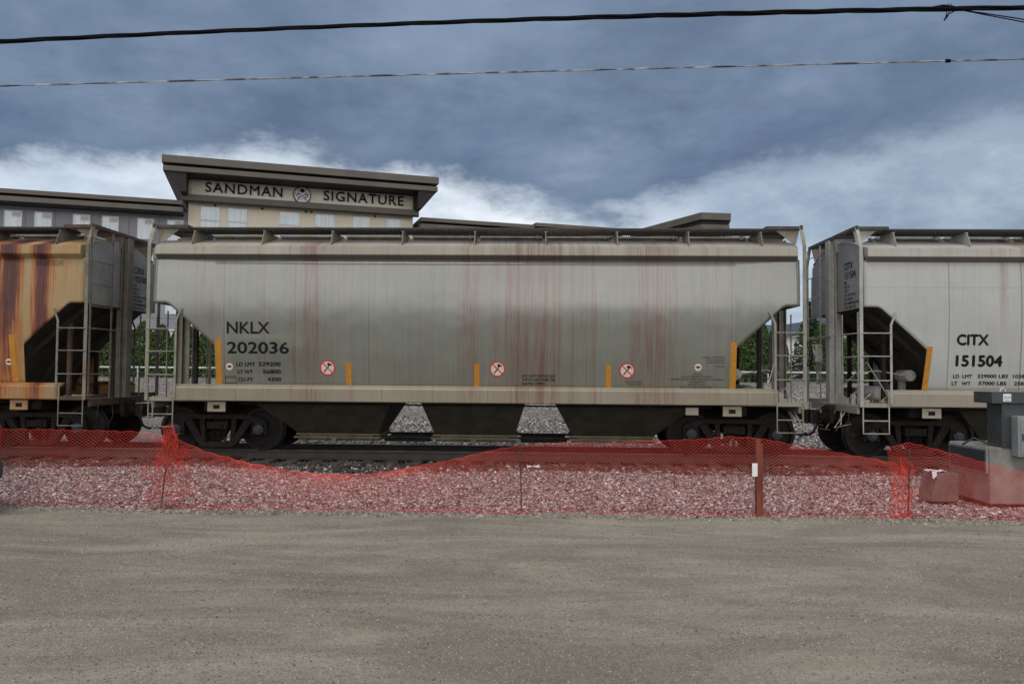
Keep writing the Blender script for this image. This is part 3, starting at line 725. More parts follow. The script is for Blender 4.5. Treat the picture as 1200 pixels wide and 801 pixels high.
    for k in range(7):
        y = rr.uniform(-.9, .9); vl.tube([(e*6.82, y, .95), (e*(6.9 + rr.uniform(0, .15)), y + rr.uniform(-.3, .3), rr.uniform(.5, .75)), (e*6.8, y + rr.uniform(-.4, .4), rr.uniform(.4, .9))], .014, 5)
    vl.tube([(e*6.1, -1.2, 1.3), (e*6.4, -.9, 2.0), (e*6.7, -.4, 1.5)], .012, 5)
    vl.build('brake_valves', M['brakew'], c)
    return c

def side_text(c, cx, s, px0, px1, py_top, py_bot, name='lettering', bold=.0, mat='letter'):
    """text box given in wagon-side coordinates read off the photograph"""
    Y = TY - 1.55
    x0, x1 = sx(px0, Y) - cx, sx(px1, Y) - cx; zt, zb = sz((px0+px1)/2, py_top, Y) - RT, sz((px0+px1)/2, py_bot, Y) - RT
    V, F = text_mesh(s, 1.0, None, bold)
    xs = [v[0] for v in V]; ys_ = [v[1] for v in V]
    kx = (x1 - x0) / (max(xs) - min(xs)); kz = (zt - zb) / (max(ys_) - min(ys_)); mx, my = min(xs), min(ys_)
    V = [((v[0] - mx) * kx, (v[1] - my) * kz, 0) for v in V]
    return flat(name, on_side(V, x0, zb, off=.0085), F, M[mat], c)
def side_rect(c, cx, px0, px1, py0, py1, mat, name, off=.0085, tilt=0):
    Y = TY - 1.55; x0, x1 = sx(px0, Y) - cx, sx(px1, Y) - cx; zt, zb = sz(px0, py0, Y) - RT, sz(px0, py1, Y) - RT
    V = []; F = []; n = 6
    for k in range(n + 1):
        z = zb + (zt - zb) * k / n; V += [(x0 + tilt*k/n, -(yw(z) + off), z), (x1 + tilt*k/n, -(yw(z) + off), z)]
    F = [(2*k, 2*k+1, 2*k+3, 2*k+2) for k in range(n)]
    return flat(name, V, F, M[mat], c)
def no_hammer(c, cx, px, py, r=.165):
    Y = TY - 1.55; x, z = sx(px, Y) - cx, sz(px, py, Y) - RT
    V, F = disc(r * .9); d_ = flat('warning_roundel', on_side(V, x, z, off=.008), F, M['cream'], c)
    V, F = ring(r * .82, r); flat('red_ring', on_side(V, x, z, off=.0105), F, M['red'], d_)
    def bar_(a, b, w_, off, mat, nm):
        a = Vector(a); b = Vector(b); n = (b - a).normalized(); n = Vector((-n.y, n.x)) * w_
        V = [(a.x+n.x, a.y+n.y, 0), (b.x+n.x, b.y+n.y, 0), (b.x-n.x, b.y-n.y, 0), (a.x-n.x, a.y-n.y, 0)]
        flat(nm, on_side(V, x, z, off=off), [(0,1,2,3)], M[mat], d_)
    bar_((-.075, -.095), (.045, .06), .011, .0105, 'letter', 'hammer_handle')
    V = [(-.01,.075,0),(.035,.035,0),(.06,.06,0),(.10,.035,0),(.085,.075,0),(.03,.105,0),(.005,.095,0)]
    flat('hammer_head', on_side(V, x, z, off=.0105), [tuple(range(len(V)))], M['letter'], d_)
    bar_((-r*.62, r*.62), (r*.62, -r*.62), .011, .0125, 'red', 'red_slash')
def sticker(c, cx, px, py, r=.075):
    Y = TY - 1.55; x, z = sx(px, Y) - cx, sz(px, py, Y) - RT
    V, F = disc(r, 24); d_ = flat('round_sticker', on_side(V, x, z, off=.008), F, M['cream'], c)
    V = [(-.05,-.008,0),(-.02,-.012,0),(0,-.03,0),(.02,-.012,0),(.05,-.008,0),(.045,.012,0),(.015,.022,0),(-.015,.022,0),(-.045,.012,0)]
    flat('sticker_mark', on_side(V, x, z, off=.0105), [tuple(range(len(V)))], M['letter'], d_)
def end_text(c, e, s, y0, z, h, name='end_lettering', wf=.62, bold=.012):
    """e=-1: on the left end (reads towards -y); e=+1: on the right end (reads towards +y)"""
    V, F = text_mesh(s, h / .70, None, bold * h)
    V = [(e*(HL - .0165) + e*(.004 + v[2]), y0 + e * v[0] * wf / .62, z + v[1]) for v in V]
    return flat(name, V, F, M['letter'], c)

# ---- grey middle wagon
CX = -1.31
welds = [(-6.2,.25),(-5.21,.9),(-3.71,.75),(-2.16,.7),(-1.1,.3),(.03,.8),(.87,.7),(1.7,.6),(2.37,.6),(3.72,.5),(5.34,.9)]
stk = [(-5.6,.5,.18,2.0),(-2.6,.3,.2,2.4),(4.9,.3,.25,2.0),(-3.35,.34,.75,1.2),(-3.75,.14,.35,1.0),(-.05,.30,.75,.9),(.95,.50,.8,.9),(1.45,.22,.85,.9),(1.72,.16,.85,.8),(2.15,.26,.35,1.2),(2.5,.14,.45,1.0),(3.5,.34,.8,1.0),(3.80,.42,.7,1.0),(4.15,.12,.5,1.1),(-4.4,.10,.25,1.2),(.5,.16,.5,1.0)]
red = (.140, .040, .030)
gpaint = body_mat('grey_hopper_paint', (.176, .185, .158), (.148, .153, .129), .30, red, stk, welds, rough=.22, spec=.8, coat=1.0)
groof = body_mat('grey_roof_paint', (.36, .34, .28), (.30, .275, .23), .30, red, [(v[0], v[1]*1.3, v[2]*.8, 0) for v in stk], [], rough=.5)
gfit = simple('grey_fittings', (.225, .212, .17), .6, .2, 4, dirt=((.20, .13, .08), .35))
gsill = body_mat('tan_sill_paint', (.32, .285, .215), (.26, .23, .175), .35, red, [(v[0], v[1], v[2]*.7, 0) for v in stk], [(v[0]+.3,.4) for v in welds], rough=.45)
gend = simple('grey_end_paint', (.25, .25, .23), .6, .12, 2)
w1 = wagon(CX, 'long grey hopper wagon lettered NKLX 202036 with faint reddish streaks, middle of the three', gpaint, gfit, gsill, groof, gend, None, brake_end=1, seed=2)
side_text(w1, CX, 'NKLX', 265, 315.5, 377, 391, 'reporting_mark', .022)
side_text(w1, CX, '202036', 265, 338, 400.5, 414.5, 'car_number', .022)
side_text(w1, CX, 'LD LMT', 275.5, 298, 424.5, 429, 'lettering', .035); side_text(w1, CX, '229200', 301.5, 328, 424, 429, 'lettering', .035)
side_text(w1, CX, 'LT WT', 277, 295, 433.5, 438, 'lettering', .035); side_text(w1, CX, '56800', 306.5, 328, 433, 438, 'lettering', .035)
side_text(w1, CX, 'CU FT', 277, 295, 442.5, 447, 'lettering', .035); side_text(w1, CX, '4300', 311.5, 328, 442, 447, 'lettering', .035)
for i, s_ in enumerate(('DO NOT MOVE CAR', 'WITH HATCHES OR', 'GATES OPEN')):
    side_text(w1, CX, s_, 612, (651.5, 651, 639)[i], 439 + i*4.5, 442.2 + i*4.5, 'notice_lettering', .02)
for i, (s_, a_, b_) in enumerate((('HATCH LOCK HANDLES', 734, 754), ('TO BE LATCHED', 735, 753))): side_text(w1, CX, s_, a_, b_, 446.5 + i*3, 448.6 + i*3, 'notice_lettering')
for i, (s_, a_, b_) in enumerate((('AIR BRAKE SYSTEM TESTED', 824, 850), ('AB VALVE CLEANED', 828, 850), ('LUBRICATED', 828, 850), ('12 78 NK', 838, 850))): side_text(w1, CX, s_, a_, b_, 418 + i*(3.1 if i < 3 else 3.5), 419.8 + i*(3.1 if i < 3 else 3.5), 'notice_lettering')
for i, (s_, a_, b_) in enumerate((('NOTICE', 814, 824), ('DO NOT STRIKE SIDES OF CAR WITH', 800, 836), ('HAMMERS OR ANY OTHER TOOL WHEN UNLOADING', 787, 849), ('USE VIBRATOR', 809, 828), ('BRACKETS ONLY', 808, 828), ('KEEP ALL GATES AND HATCHES CLOSED', 798, 836))): side_text(w1, CX, s_, a_, b_, 437.5 + i*3.15, 439.4 + i*3.15, 'notice_lettering')
for a_, b_, c_, d_ in ((251.5, 258.5, 396, 450.5), (404.5, 411, 424.5, 451), (555.5, 562, 426, 454), (710.5, 717, 427.5, 454), (857, 864, 401, 455)): side_rect(w1, CX, a_, b_, c_, d_, 'bar', 'reflector_strip')
for a_, b_, c_, d_ in ((262, 275, 440.6, 441.2), (262, 275, 448.8, 449.4), (262, 262.5, 441.2, 448.8), (274.5, 275, 441.2, 448.8), (262, 275, 442.2, 442.8)): side_rect(w1, CX, a_, b_, c_, d_, 'letter', 'test_box_outline')
no_hammer(w1, CX, 383, 431); no_hammer(w1, CX, 583, 432.5); no_hammer(w1, CX, 735.5, 434.3)
sticker(w1, CX, 267.5, 429.5); sticker(w1, CX, 819, 430.5)
MB().box((5.02, -1.505, .88), (5.30-.02, -1.49, 1.03)).xf(lambda x, y, z: (x - .62, y, z)).build('data_plate', gsill, w1)

# ---- pale right wagon
CX2 = 13.42
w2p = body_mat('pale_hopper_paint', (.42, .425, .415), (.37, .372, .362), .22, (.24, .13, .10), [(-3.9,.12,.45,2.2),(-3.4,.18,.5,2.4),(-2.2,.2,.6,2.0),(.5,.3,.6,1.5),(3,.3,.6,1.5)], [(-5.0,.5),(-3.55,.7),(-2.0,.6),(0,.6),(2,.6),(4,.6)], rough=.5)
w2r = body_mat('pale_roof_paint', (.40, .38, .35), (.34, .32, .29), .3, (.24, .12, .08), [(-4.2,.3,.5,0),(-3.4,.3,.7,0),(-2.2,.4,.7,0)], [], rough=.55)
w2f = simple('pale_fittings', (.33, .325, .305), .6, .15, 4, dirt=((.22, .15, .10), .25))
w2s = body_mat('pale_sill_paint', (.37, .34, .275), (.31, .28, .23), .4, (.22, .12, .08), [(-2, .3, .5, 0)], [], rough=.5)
w2e = simple('pale_end_paint', (.27, .275, .275), .6, .12, 2, dirt=((.25, .22, .18), .2))
w2 = wagon(CX2, 'pale grey hopper wagon at the right, lettered CITX 151504, its end ladder facing the gap', w2p, w2f, w2s, w2r, w2e, None, far_full=True, brake_end=-1, seed=5)
side_text(w2, CX2, 'CITX', 1122, 1160, 391.5, 405, 'reporting_mark', .045)
side_text(w2, CX2, '151504', 1121.5, 1177, 416, 430, 'car_number', .045)
side_text(w2, CX2, 'LD  LMT', 1119.5, 1142, 438.8, 443.2, 'lettering', .035); side_text(w2, CX2, '229000 LBS  103850 KG', 1148, 1224, 438.8, 443.2, 'lettering', .035)
side_text(w2, CX2, 'LT   WT', 1118.5, 1141, 447.3, 451.7, 'lettering', .035); side_text(w2, CX2, '57000 LBS    25850 KG', 1150, 1224, 447.3, 451.7, 'lettering', .035)
side_rect(w2, CX2, 1083.5, 1090, 406, 457, 'bar', 'reflector_strip', tilt=.07)
def endblock(c, e, big, lines):
    y0 = e * .50
    end_text(c, e, big[0], y0, 4.0, .145, bold=.018); end_text(c, e, big[1], y0, 3.80, .145, bold=.018)
    for i, s_ in enumerate(lines): end_text(c, e, s_, y0, 3.69 - i*.09, .052, wf=.70)
endblock(w2, -1, ('CITX', '151504'), ('BPO', 'OUT W', 'EXT H', 'CSC 402 20 FAO', 'EXT WIDTH', 'RECOMMENDED FOR', 'CAPY 4300 TYPE'))

# ---- rusty left wagon
CX0 = -16.22
stk0 = [(4.35,.16,1,.3),(5.05,.17,1,.5),(5.78,.13,1,.7),(4.75,.08,.6,.8),(3.4,.25,1,.3),(2.3,.2,1,.3),(0,.3,1,.3),(-2,.3,1,.3)]
def rusty(name, base, amt):
    m, t, b = pbsdf(name)
    tc = t.new('ShaderNodeTexCoord').outputs['Object']; x, y, z = t.sep(tc)
    runs = t.noise(t.comb(t.m('MULTIPLY', x, 3.2), 0.0, t.m('MULTIPLY', z, .22)), 1.0, 7, .6)
    fine = t.noise(t.comb(t.m('MULTIPLY', x, 26.0), y, t.m('MULTIPLY', z, .9)), 1.0, 6, .65)
    blot = t.noise(tc, 2.4, 6, .65)
    c = t.mix(t.smooth(fine, .3, .7), tuple(v * .8 for v in base), tuple(v * 1.1 for v in base))
    wob = t.m('MULTIPLY', t.m('SUBTRACT', t.noise(t.comb(t.m('MULTIPLY', x, .8), 0.0, z), 1.2, 4), .5), .14)
    lean = t.m('MULTIPLY', t.m('SUBTRACT', z, 3.0), -.05)
    xs = t.m('ADD', t.m('ADD', x, wob), lean)
    tot = None
    for cx_, wd, amp, z0 in stk0:
        g = t.smooth(t.m('ABSOLUTE', t.m('SUBTRACT', xs, cx_)), wd * 2.6, wd * .2)
        g = t.m('MULTIPLY', g, t.m('MULTIPLY', t.smooth(z, z0 - 1.0, z0 + 2.9), amp)); tot = g if tot is None else t.m('MAXIMUM', tot, g)
    tot = t.m('MULTIPLY', tot, t.m('MULTIPLY_ADD', t.smooth(fine, .35, .62), .45, t.m('MULTIPLY_ADD', t.smooth(runs, .35, .6), .35, .35)))
    v = t.m('ADD', t.m('MULTIPLY', tot, .62), t.m('MULTIPLY_ADD', runs, .62, t.m('MULTIPLY_ADD', fine, .50, t.m('MULTIPLY', blot, .20))))
    v = t.m('SUBTRACT', v, .60 - amt)
    col = t.ramp(v, [(.10, base), (.22, tuple(a * .5 + b_ * .5 for a, b_ in zip(base, (.30, .17, .06)))), (.34, (.33, .135, .036)), (.46, (.25, .080, .026)), (.58, (.125, .030, .018)), (.8, (.060, .014, .013))])
    c = t.mix(t.smooth(v, .06, .2), c, col)
    t.put(b.inputs['Base Color'], c); t.put(b.inputs['Roughness'], t.m('MULTIPLY_ADD', fine, .2, .42))
    bn = t.new('ShaderNodeBump'); bn.inputs['Strength'].default_value = 1.0; bn.inputs['Distance'].default_value = .02
    t.put(bn.inputs['Height'], t.m('MULTIPLY', t.noise(t.comb(x, 0.0, z), 1.2, 2), 1.0)); t.l.new(bn.outputs[0], b.inputs['Normal'])
    return m
w0p = rusty('rust_streaked_paint', (.33, .245, .125), .14)
w0s = rusty('rusty_sill', (.27, .205, .12), .18)
w0f = simple('rusty_fittings', (.165, .150, .120), .7, .25, 4, dirt=((.12, .050, .025), .6))
w0e = simple('weathered_end', (.27, .275, .26), .65, .15, 2.5, dirt=((.17, .13, .09), .3))
w0st = simple('rusted_steel', (.075, .045, .032), .8, .3, 4, dirt=((.15, .06, .03), .5))
w0 = wagon(CX0, 'cream hopper wagon with heavy maroon and orange rust runs, cut off by the left edge', w0p, w0f, w0s, w0p, w0e, w0st, near_full=True, brake_end=-1, seed=9)
endblock(w0, 1, ('CEFX', '102760'), ('BPO', 'OUT W', 'EXT H', 'CSC BOLT LATCH', 'EXT WIDTH', 'RECOMMENDED', 'CAPY TYPE 50'))
side_rect(w0, CX0, 11.5, 18.5, 392, 447, 'bar', 'reflector_strip', tilt=-.05)
for i in range(4): side_text(w0, CX0, ('HATCH COVERS MUST BE', 'KEPT CLOSED AND LOCKED', 'WHILE CAR IS MOVING', 'BETWEEN TERMINALS')[i], 40, 71, 305 + i*1.7, 306.1 + i*1.7, 'notice_lettering')
sticker(w0, CX0, 8, 424, .07)

# ================================================================== ORANGE NET FENCES
FY = 10.6
def fnoise(x, seed=0): return math.sin(x*2.1+seed)*.5 + math.sin(x*4.7+seed*2.3)*.3 + math.sin(x*9.3+seed*1.7)*.2
def interp(tab, x):
    if x <= tab[0][0]: return tab[0][1]
    for (a, va), (b, vb) in zip(tab, tab[1:]):
        if x <= b:
            u = (x - a) / (b - a); return va + (vb - va) * u
    return tab[-1][1]
def toptab(pts, Y=FY): return [(sx(p, Y), sz(p, q, Y)) for p, q in pts]
def net(name, x0, x1, ftop, parent, yfun, mat, rows=48, hw=.0285, pull=None, ppow=None, r=.0019, bottom=None):
    """woven diamond netting: every strand is a real triangular cord"""
    L = x1 - x0; nu = int(L / hw); Vs = []; Fs = []; base = 0
    def P3(iu, iv):
        u = x0 + iu * hw; v = iv / rows
        x = u + (pull(u, v) if pull else 0)
        x = min(max(x, x0), x1)
        zt = ftop(x); zb = bottom(x) if bottom else -.01
        p = ppow(x) if ppow else 1.0
        z = zb + (zt - zb) * (1 - (1 - v) ** p)
        z += .006 * math.sin(u * 31 + v * 9) * v
        return (x, yfun(x, v), z)
    cache = {}
    def G(a, b_):
        if (a, b_) not in cache: cache[(a, b_)] = P3(a, b_)
        return cache[(a, b_)]
    segs = []
    for a in range(0, nu):
        for b_ in range(rows):
            if (a + b_) % 2 == 0:
                segs.append((G(a, b_), G(a + 1, b_ + 1)))
            else:
                segs.append((G(a + 1, b_), G(a, b_ + 1)))
    for a in range(nu):       # selvedge cords top and bottom
        for b_ in (0, rows): segs.append((G(a, b_), G(a + 1, b_)))
    S = np.array(segs); A = S[:, 0]; B = S[:, 1]; D = B - A; D /= (np.linalg.norm(D, axis=1, keepdims=True) + 1e-9)
    up = np.array([0, 1.0, 0]); N1 = np.cross(D, up); N1 /= (np.linalg.norm(N1, axis=1, keepdims=True) + 1e-9); N2 = np.cross(D, N1)
    V = []
    for k in range(3):
        a = 2 * math.pi * k / 3; o = (N1 * math.cos(a) + N2 * math.sin(a)) * r; V += [A + o, B + o]
    V = np.stack(V, 1)
    q = np.array([(0,1,3,2),(2,3,5,4),(4,5,1,0)])
    F = (np.arange(len(S))[:, None, None] * 6 + q[None]).reshape(-1, 4)
    return npmesh(name, V.reshape(-1, 3), F, mat, parent)
tabA = toptab([(-120, 500), (0, 502), (100, 504), (180, 506), (197, 510), (215, 517), (240, 526), (290, 541), (340, 550), (385, 556), (425, 556), (460, 551), (500, 544), (530, 538.5), (560, 531), (600, 523), (650, 519), (740, 517), (800, 515), (850, 511.5), (885, 513), (920, 519), (960, 526), (1010, 535), (1050, 543), (1063, 547), (1080, 552)])
XS = sx(197, FY); XM = sx(611, FY); XP = sx(887, FY); XR = sx(1063, FY)
f1 = empty('net_fence', (0, 0, 0), 'long orange-red plastic net fence sagging between stakes in front of the wagons', 'net fence', 'orange plastic net fences along the lot')
def topA(x): return interp(tabA, x) + .008 * fnoise(x * 2.2)
def yA(x, v): return FY + .05 * fnoise(x, 1) * v + .035 * math.sin(x * 6 + v * 5) * v - .10 * (1 - v) ** 6 + (.05 * math.sin(v * 22 + x * 2) * math.exp(-((x - XS) / .35) ** 2))
def pullA(u, v):
    d_ = u - XS; a = -.55 * d_ * math.exp(-(d_ / .34) ** 2) * (.35 + .65 * v)
    d_ = u - XR; a += -.45 * d_ * math.exp(-(d_ / .30) ** 2)
    return a + .012 * math.sin(v * 13 + u * 2)
def powA(x):
    zt = interp(tabA, x); return 1 + .9 * max(0, min(1, (.86 - zt) / .45))
net('netting', sx(-90, FY), XR + .05, topA, f1, yA, M['mesh'], pull=pullA, ppow=powA)
# crumpled slack at the left stake
def tuft(cx_, wd, zt, zb, seed, parent, drift=0, n=24, rows=40):
    rr = random.Random(seed); ph = [rr.uniform(0, 6) for _ in range(6)]
    def yf(x, v): return FY - .05 + .07 * math.sin(x * 40 + ph[0] + v * 6) + .04 * math.sin(v * 17 + ph[1])
    def tp(x): return zt + .05 * math.sin((x - cx_) * 26 + ph[2]) - .5 * abs(x - cx_) ** 1.1
    def pl(u, v): return (-.65 * (u - cx_)) * math.exp(-((v - .88) / .22) ** 2) + drift * (1 - v) + .035 * math.sin(v * 14 + ph[3])
    net('slack_netting', cx_ - wd, cx_ + wd, tp, parent, yf, M['mesh'], rows=rows, pull=pl, hw=.026, bottom=lambda x: zb + .05 * math.sin(x * 17 + ph[4]))
tuft(XS + .05, .34, sz(205, 506, FY), .12, 3, f1, .12)
tuft(XS + .10, .22, sz(205, 500, FY), .45, 4, f1, .05, rows=26)
tuft(XR - .04, .22, sz(1063, 538, FY), .02, 6, f1, -.18, rows=34)
# fallen strand bundle along the ground
for k in range(1):
    g_ = MB(); pts = []
    for i in range(60):
        x = XS + .4 + i * .16; pts.append((x, FY - .12 - .03 * k + .04 * math.sin(x * 3 + k), .012 + .012 * math.sin(x * 5 + k * 2) ** 2))
    g_.tube(pts, .003, 4).build('hem_cord', M['mesh'], f1)
MB().tube([(XS - .02 , FY - .06, -.1), (XS + .02, FY - .05, .42), (XS + .07, FY - .03, sz(208, 519, FY))], .010, 6).build('stake', M['stake'], f1)
MB().tube([(XM + .02, FY - .05, -.1), (XM - .005, FY - .05, sz(609, 519, FY))], .008, 6).build('stake', M['stake'], f1)
MB().tube([(sx(1060, FY), FY - .05, -.1), (sx(1063, FY), FY - .05, sz(1063, 524, FY))], .010, 6).build('stake', M['stake'], f1)
wp = MB(); hx_ = .038; wp.box((XP - hx_, FY - .11, -.1), (XP + hx_ - .02, FY - .02, sz(887, 514, FY))); wp.box((XP + hx_ - .018, FY - .10, -.1), (XP + hx_ + .01, FY - .03, sz(887, 516, FY) - .03))
wpo = wp.build('wooden_post', M['wood'], f1, bevel=.004)
MB().box((XP - .098, FY - .122, sz(884, 556, FY)), (XP - .03, FY - .114, sz(884, 541, FY))).build('paper_tag', M['paper'], wpo)
# second fence to the right
tabB = toptab([(1038, 526), (1050, 521), (1063, 518), (1100, 527), (1150, 541), (1200, 553), (1320, 575)])
f2 = empty('net_fence', (sx(1063, FY), FY, 0), 'shorter orange-red plastic net sloping down to the right in front of the concrete block', 'net fence', 'orange plastic net fences along the lot')
ox_ = sx(1063, FY)
def topB(x): return interp(tabB, x + ox_) + .006 * fnoise(x * 3, 2)
def yB(x, v): return .05 * math.sin(x * 4 + v * 3) * v - .04 + .03 * math.sin(x * 9 - v * 7) - .06 * (1 - v) ** 6
def pullB(u, v): return -.5 * u * math.exp(-(u / .25) ** 2 - ((v - .45) / .35) ** 2)
net('netting', sx(1038, FY) - ox_, 2.9, topB, f2, yB, M['mesh'], pull=pullB, bottom=lambda x: -.01)
MB().tube([(1.6, -.02, -.1), (1.62, -.02, sz(1200, 552, FY))], .010, 6).build('stake', M['stake'], f2)

# ================================================================== CABINETS AND CONCRETE AT THE RIGHT
cy = 12.0
bx0, bx1 = sx(1158, cy), sx(1240, cy); bzt = sz(1140, 522, cy)
cb = empty('concrete_block', ((bx0+bx1)/2, cy + .35, -.05), 'waist-high concrete block with a louvred grey grille behind the net at the right', 'concrete block')
hx = (bx1 - bx0) / 2
MB().box((-hx, -.35, 0), (hx, .80, bzt + .03)).build('block', M['concrete'], cb, bevel=.02)
gr = MB().box((-hx - .035, -.33, bzt - .36), (-hx - .004, .74, bzt + .01)); grille = gr.build('grille_panel', M['ltcab'], cb, bevel=.006)
lv = MB()
for k in range(14):
    z = bzt - .33 + k * .023; lv.add([(-hx - .055, -.30, z), (-hx - .055, .70, z), (-hx - .037, .70, z + .015), (-hx - .037, -.30, z + .015)], [(0,1,2,3)])
lv.build('louvres', M['dkcab'], grille, solid=.004)
MB().tube([(-hx + .30 + .05*math.cos(a), -.1, bzt + .02 + .06*math.sin(a)) for a in np.linspace(0, math.pi, 9)], .010, 6).build('lifting_ring', M['pipe'], cb)
sb = empty('concrete_slab', (sx(1124, cy), cy + .45, -.08), 'low dark grey slab left of the louvred concrete block with white litter on it', 'concrete slab')
MB().prism([(-.26, 0), (.16, 0), (.16, .43), (-.16, .45)], -.1, .35).build('slab', M['dkconc'], sb, bevel=.02)
lt = MB(); cxx = sx(1112, cy) + .02; cyl = cy + .40
P_ = [[(cxx - .13 + .09 * i + rng.normal(0, .012), cyl - .06 + .08 * j + rng.normal(0, .012), .385 + rng.normal(0, .014)) for i in range(4)] for j in range(4)]
lt.add([p for r_ in P_ for p in r_], [(j*4+i, j*4+i+1, (j+1)*4+i+1, (j+1)*4+i) for j in range(3) for i in range(3)])
lt.add([(cxx - .13, cyl - .07, .385), (cxx - .06, cyl - .072, .385), (cxx - .06, cyl - .085, .32), (cxx - .12, cyl - .09, .27)], [(0,1,2,3)])
o = lt.build('litter_sheet', M['paper'], solid=.004); tag(o, 'crumpled white sheet of litter lying on the low slab behind the net', 'litter')
lt = MB(); x_, y_ = sx(627, 16.0), 16.0
lt.add([(x_ - .14, y_, -.07), (x_ - .02, y_ - .04, -.04), (x_ + .12, y_, -.075), (x_ + .10, y_ + .14, -.03), (x_ - .04, y_ + .17, -.06), (x_ - .15, y_ + .12, -.035)], [(0,1,4,5), (1,2,3,4)])
tag(lt.build('litter_paper', M['paper'], solid=.004), 'small pale scrap of paper lying on the ballast below the middle wagon', 'litter')
# pedestal
py_ = 11.9
kb = empty('electrical_cabinet', (sx(1198, py_), py_ + .2, bzt - .02), 'dark grey electrical cabinet with small white sticker, standing on the louvred concrete block', 'cabinet')
x0 = sx(1177, py_) - kb.location.x; zt = sz(1185, 473, py_) - kb.location.z
MB().box((x0, -.12, .0), (x0 + .55, .28, zt)).build('column', M['dkcab'], kb, bevel=.008)
hd = MB().box((sx(1163, py_) - kb.location.x, -.17, zt + .002), (x0 + .7, .32, sz(1180, 459.5, py_) - kb.location.z)).build('head_box', M['dkcab'], kb, bevel=.006)
s0 = sx(1174.5, py_ ) - kb.location.x + .02; z1 = sz(1178, 461.5, py_) - kb.location.z; z0 = sz(1178, 470.5, py_) - kb.location.z
stc = MB().box((s0, -.176, z0), (s0 + .115, -.1705, z1)).build('sticker', M['decal'], hd)
V, F = text_mesh('RWI', .06); V = [(s0 + .012 + v[0]*.85, -.178 - v[2], (z0+z1)/2 - .018 + v[1]) for v in V]; flat('sticker_mark', V, F, M['navy'], stc)
MB().box((s0 + .02, -.178, z0 + .014), (s0 + .095, -.1775, z0 + .022)).build('sticker_line', M['navy'], stc)
hb = sx(1187, py_) - kb.location.x
bxx = MB().box((hb, -.30, -.12), (hb + .45, -.125, sz(1190, 487, py_) - kb.location.z)).build('front_box', M['ltcab'], kb, bevel=.012)
MB().box((hb + .035, -.308, -.08), (hb + .43, -.3005, sz(1190, 487, py_) - kb.location.z - .04)).build('door', M['ltcab'], bxx, bevel=.004)
MB().box((hb + .05, -.325, .12), (hb + .07, -.309, .22)).build('latch', M['dkcab'], bxx, bevel=.003)
MB().box((x0 + .02, -.126, .08), (x0 + .40, -.1205, zt - .10)).build('cover_plate', M['dkcab'], kb, bevel=.003)
MB().tube([(sx(1184, py_) - kb.location.x + .04*math.cos(a), .0, sz(1184, 459.5, py_) - kb.location.z + .055*math.sin(a)) for a in np.linspace(0, math.pi, 9)], .010, 6).build('lifting_ring', M['pipe'], hd)
MB().tube([(x0 - .05, -.15, .03), (x0 - .25, -.2, .06), (x0 - .40, -.1, .14), (x0 - .52, .0, .03)], .016, 6).build('loose_conduit', M['hose'], kb)

# ================================================================== VEHICLE AT THE LEFT EDGE (rear corner shows)
vx = sx(8, 10.1)
car = empty('parked_car', (vx - 2.3, 9.2, 0), 'dark car at the left edge showing only its rear bumper corner and red tail lamp', 'car')
def carprof(): return [(2.12,.42),(2.17,.70),(2.14,.98),(2.02,1.14),(1.75,1.62),(1.45,1.70),(-.2,1.68),(-1.0,1.12),(-2.0,.95),(-2.2,.75),(-2.2,.35),(-1.9,.30),(-1.82,.55),(-1.5,.70),(-1.18,.55),(-1.10,.30),(1.02,.30),(1.10,.55),(1.42,.70),(1.74,.55),(1.82,.32)]
bd = MB(); pr = carprof(); L_ = []
for y, k in ((-.88, .0), (-.93, .5), (-.90, 1), (.90, 1), (.93, .5), (.88, 0)): pass
ysec = [(-.90, .94), (-.86, .99), (-.6, 1.0), (.6, 1.0), (.86, .99), (.90, .94)]
vs = [(x * (k if z > .2 else 1), y * (1 - .16 * max(0, z - 1.0)), z) for y, k in ysec for x, z in pr]; n_ = len(pr)
bd.add(vs, [(i*n_+j, i*n_+(j+1) % n_, (i+1)*n_+(j+1) % n_, (i+1)*n_+j) for i in range(5) for j in range(n_)] + [tuple(range(n_)), tuple(range(5*n_, 6*n_))])
bd.build('body', M['carpaint'], car, bevel=.02)
MB().prism([(1.98, 1.17), (1.72, 1.58), (-.15, 1.60), (-.85, 1.16)], -.885, .885).xf(lambda x, y, z: (x, y * (1 - .14 * max(0, z - 1.0)) + (.0 if abs(y) < .88 else math.copysign(.008, y)), z)).build('side_window', M['darkglass'], car)
bp = MB().prism([(1.95, .34), (2.24, .36), (2.30, .46), (2.30, .62), (2.26, .68), (1.95, .68)], -.93, .93); bp.build('bumper', M['bumper'], car, bevel=.04)
for s in (-1, 1):
    tl = MB().box((2.05, s*.70, .76), (2.27, s*.905, 1.10)).build('tail_lamp', M['lampred'], car, bevel=.02)
    MB().box((2.06, s*.72, 1.10), (2.24, s*.90, 1.22)).build('lamp_lens', M['lampclear'], tl, bevel=.015); MB().box((2.06, s*.72, .68), (2.25, s*.90, .758)).build('lamp_lens', M['lampclear'], tl, bevel=.015)
    for q in (-1.5, 1.42):
        wl = MB().lathe([(.2, -.1), (.33, -.1), (.35, -.07), (.35, .07), (.33, .1), (.2, .1)], (q, s*.80, .35), 'y', 28).build('wheel', M['tyre'], car, smooth=True)
        MB().lathe([(.03, -.09), (.21, -.085), (.215, .085), (.03, .09)], (q, s*.81, .35), 'y', 20).build('rim', M['rim'], wl)

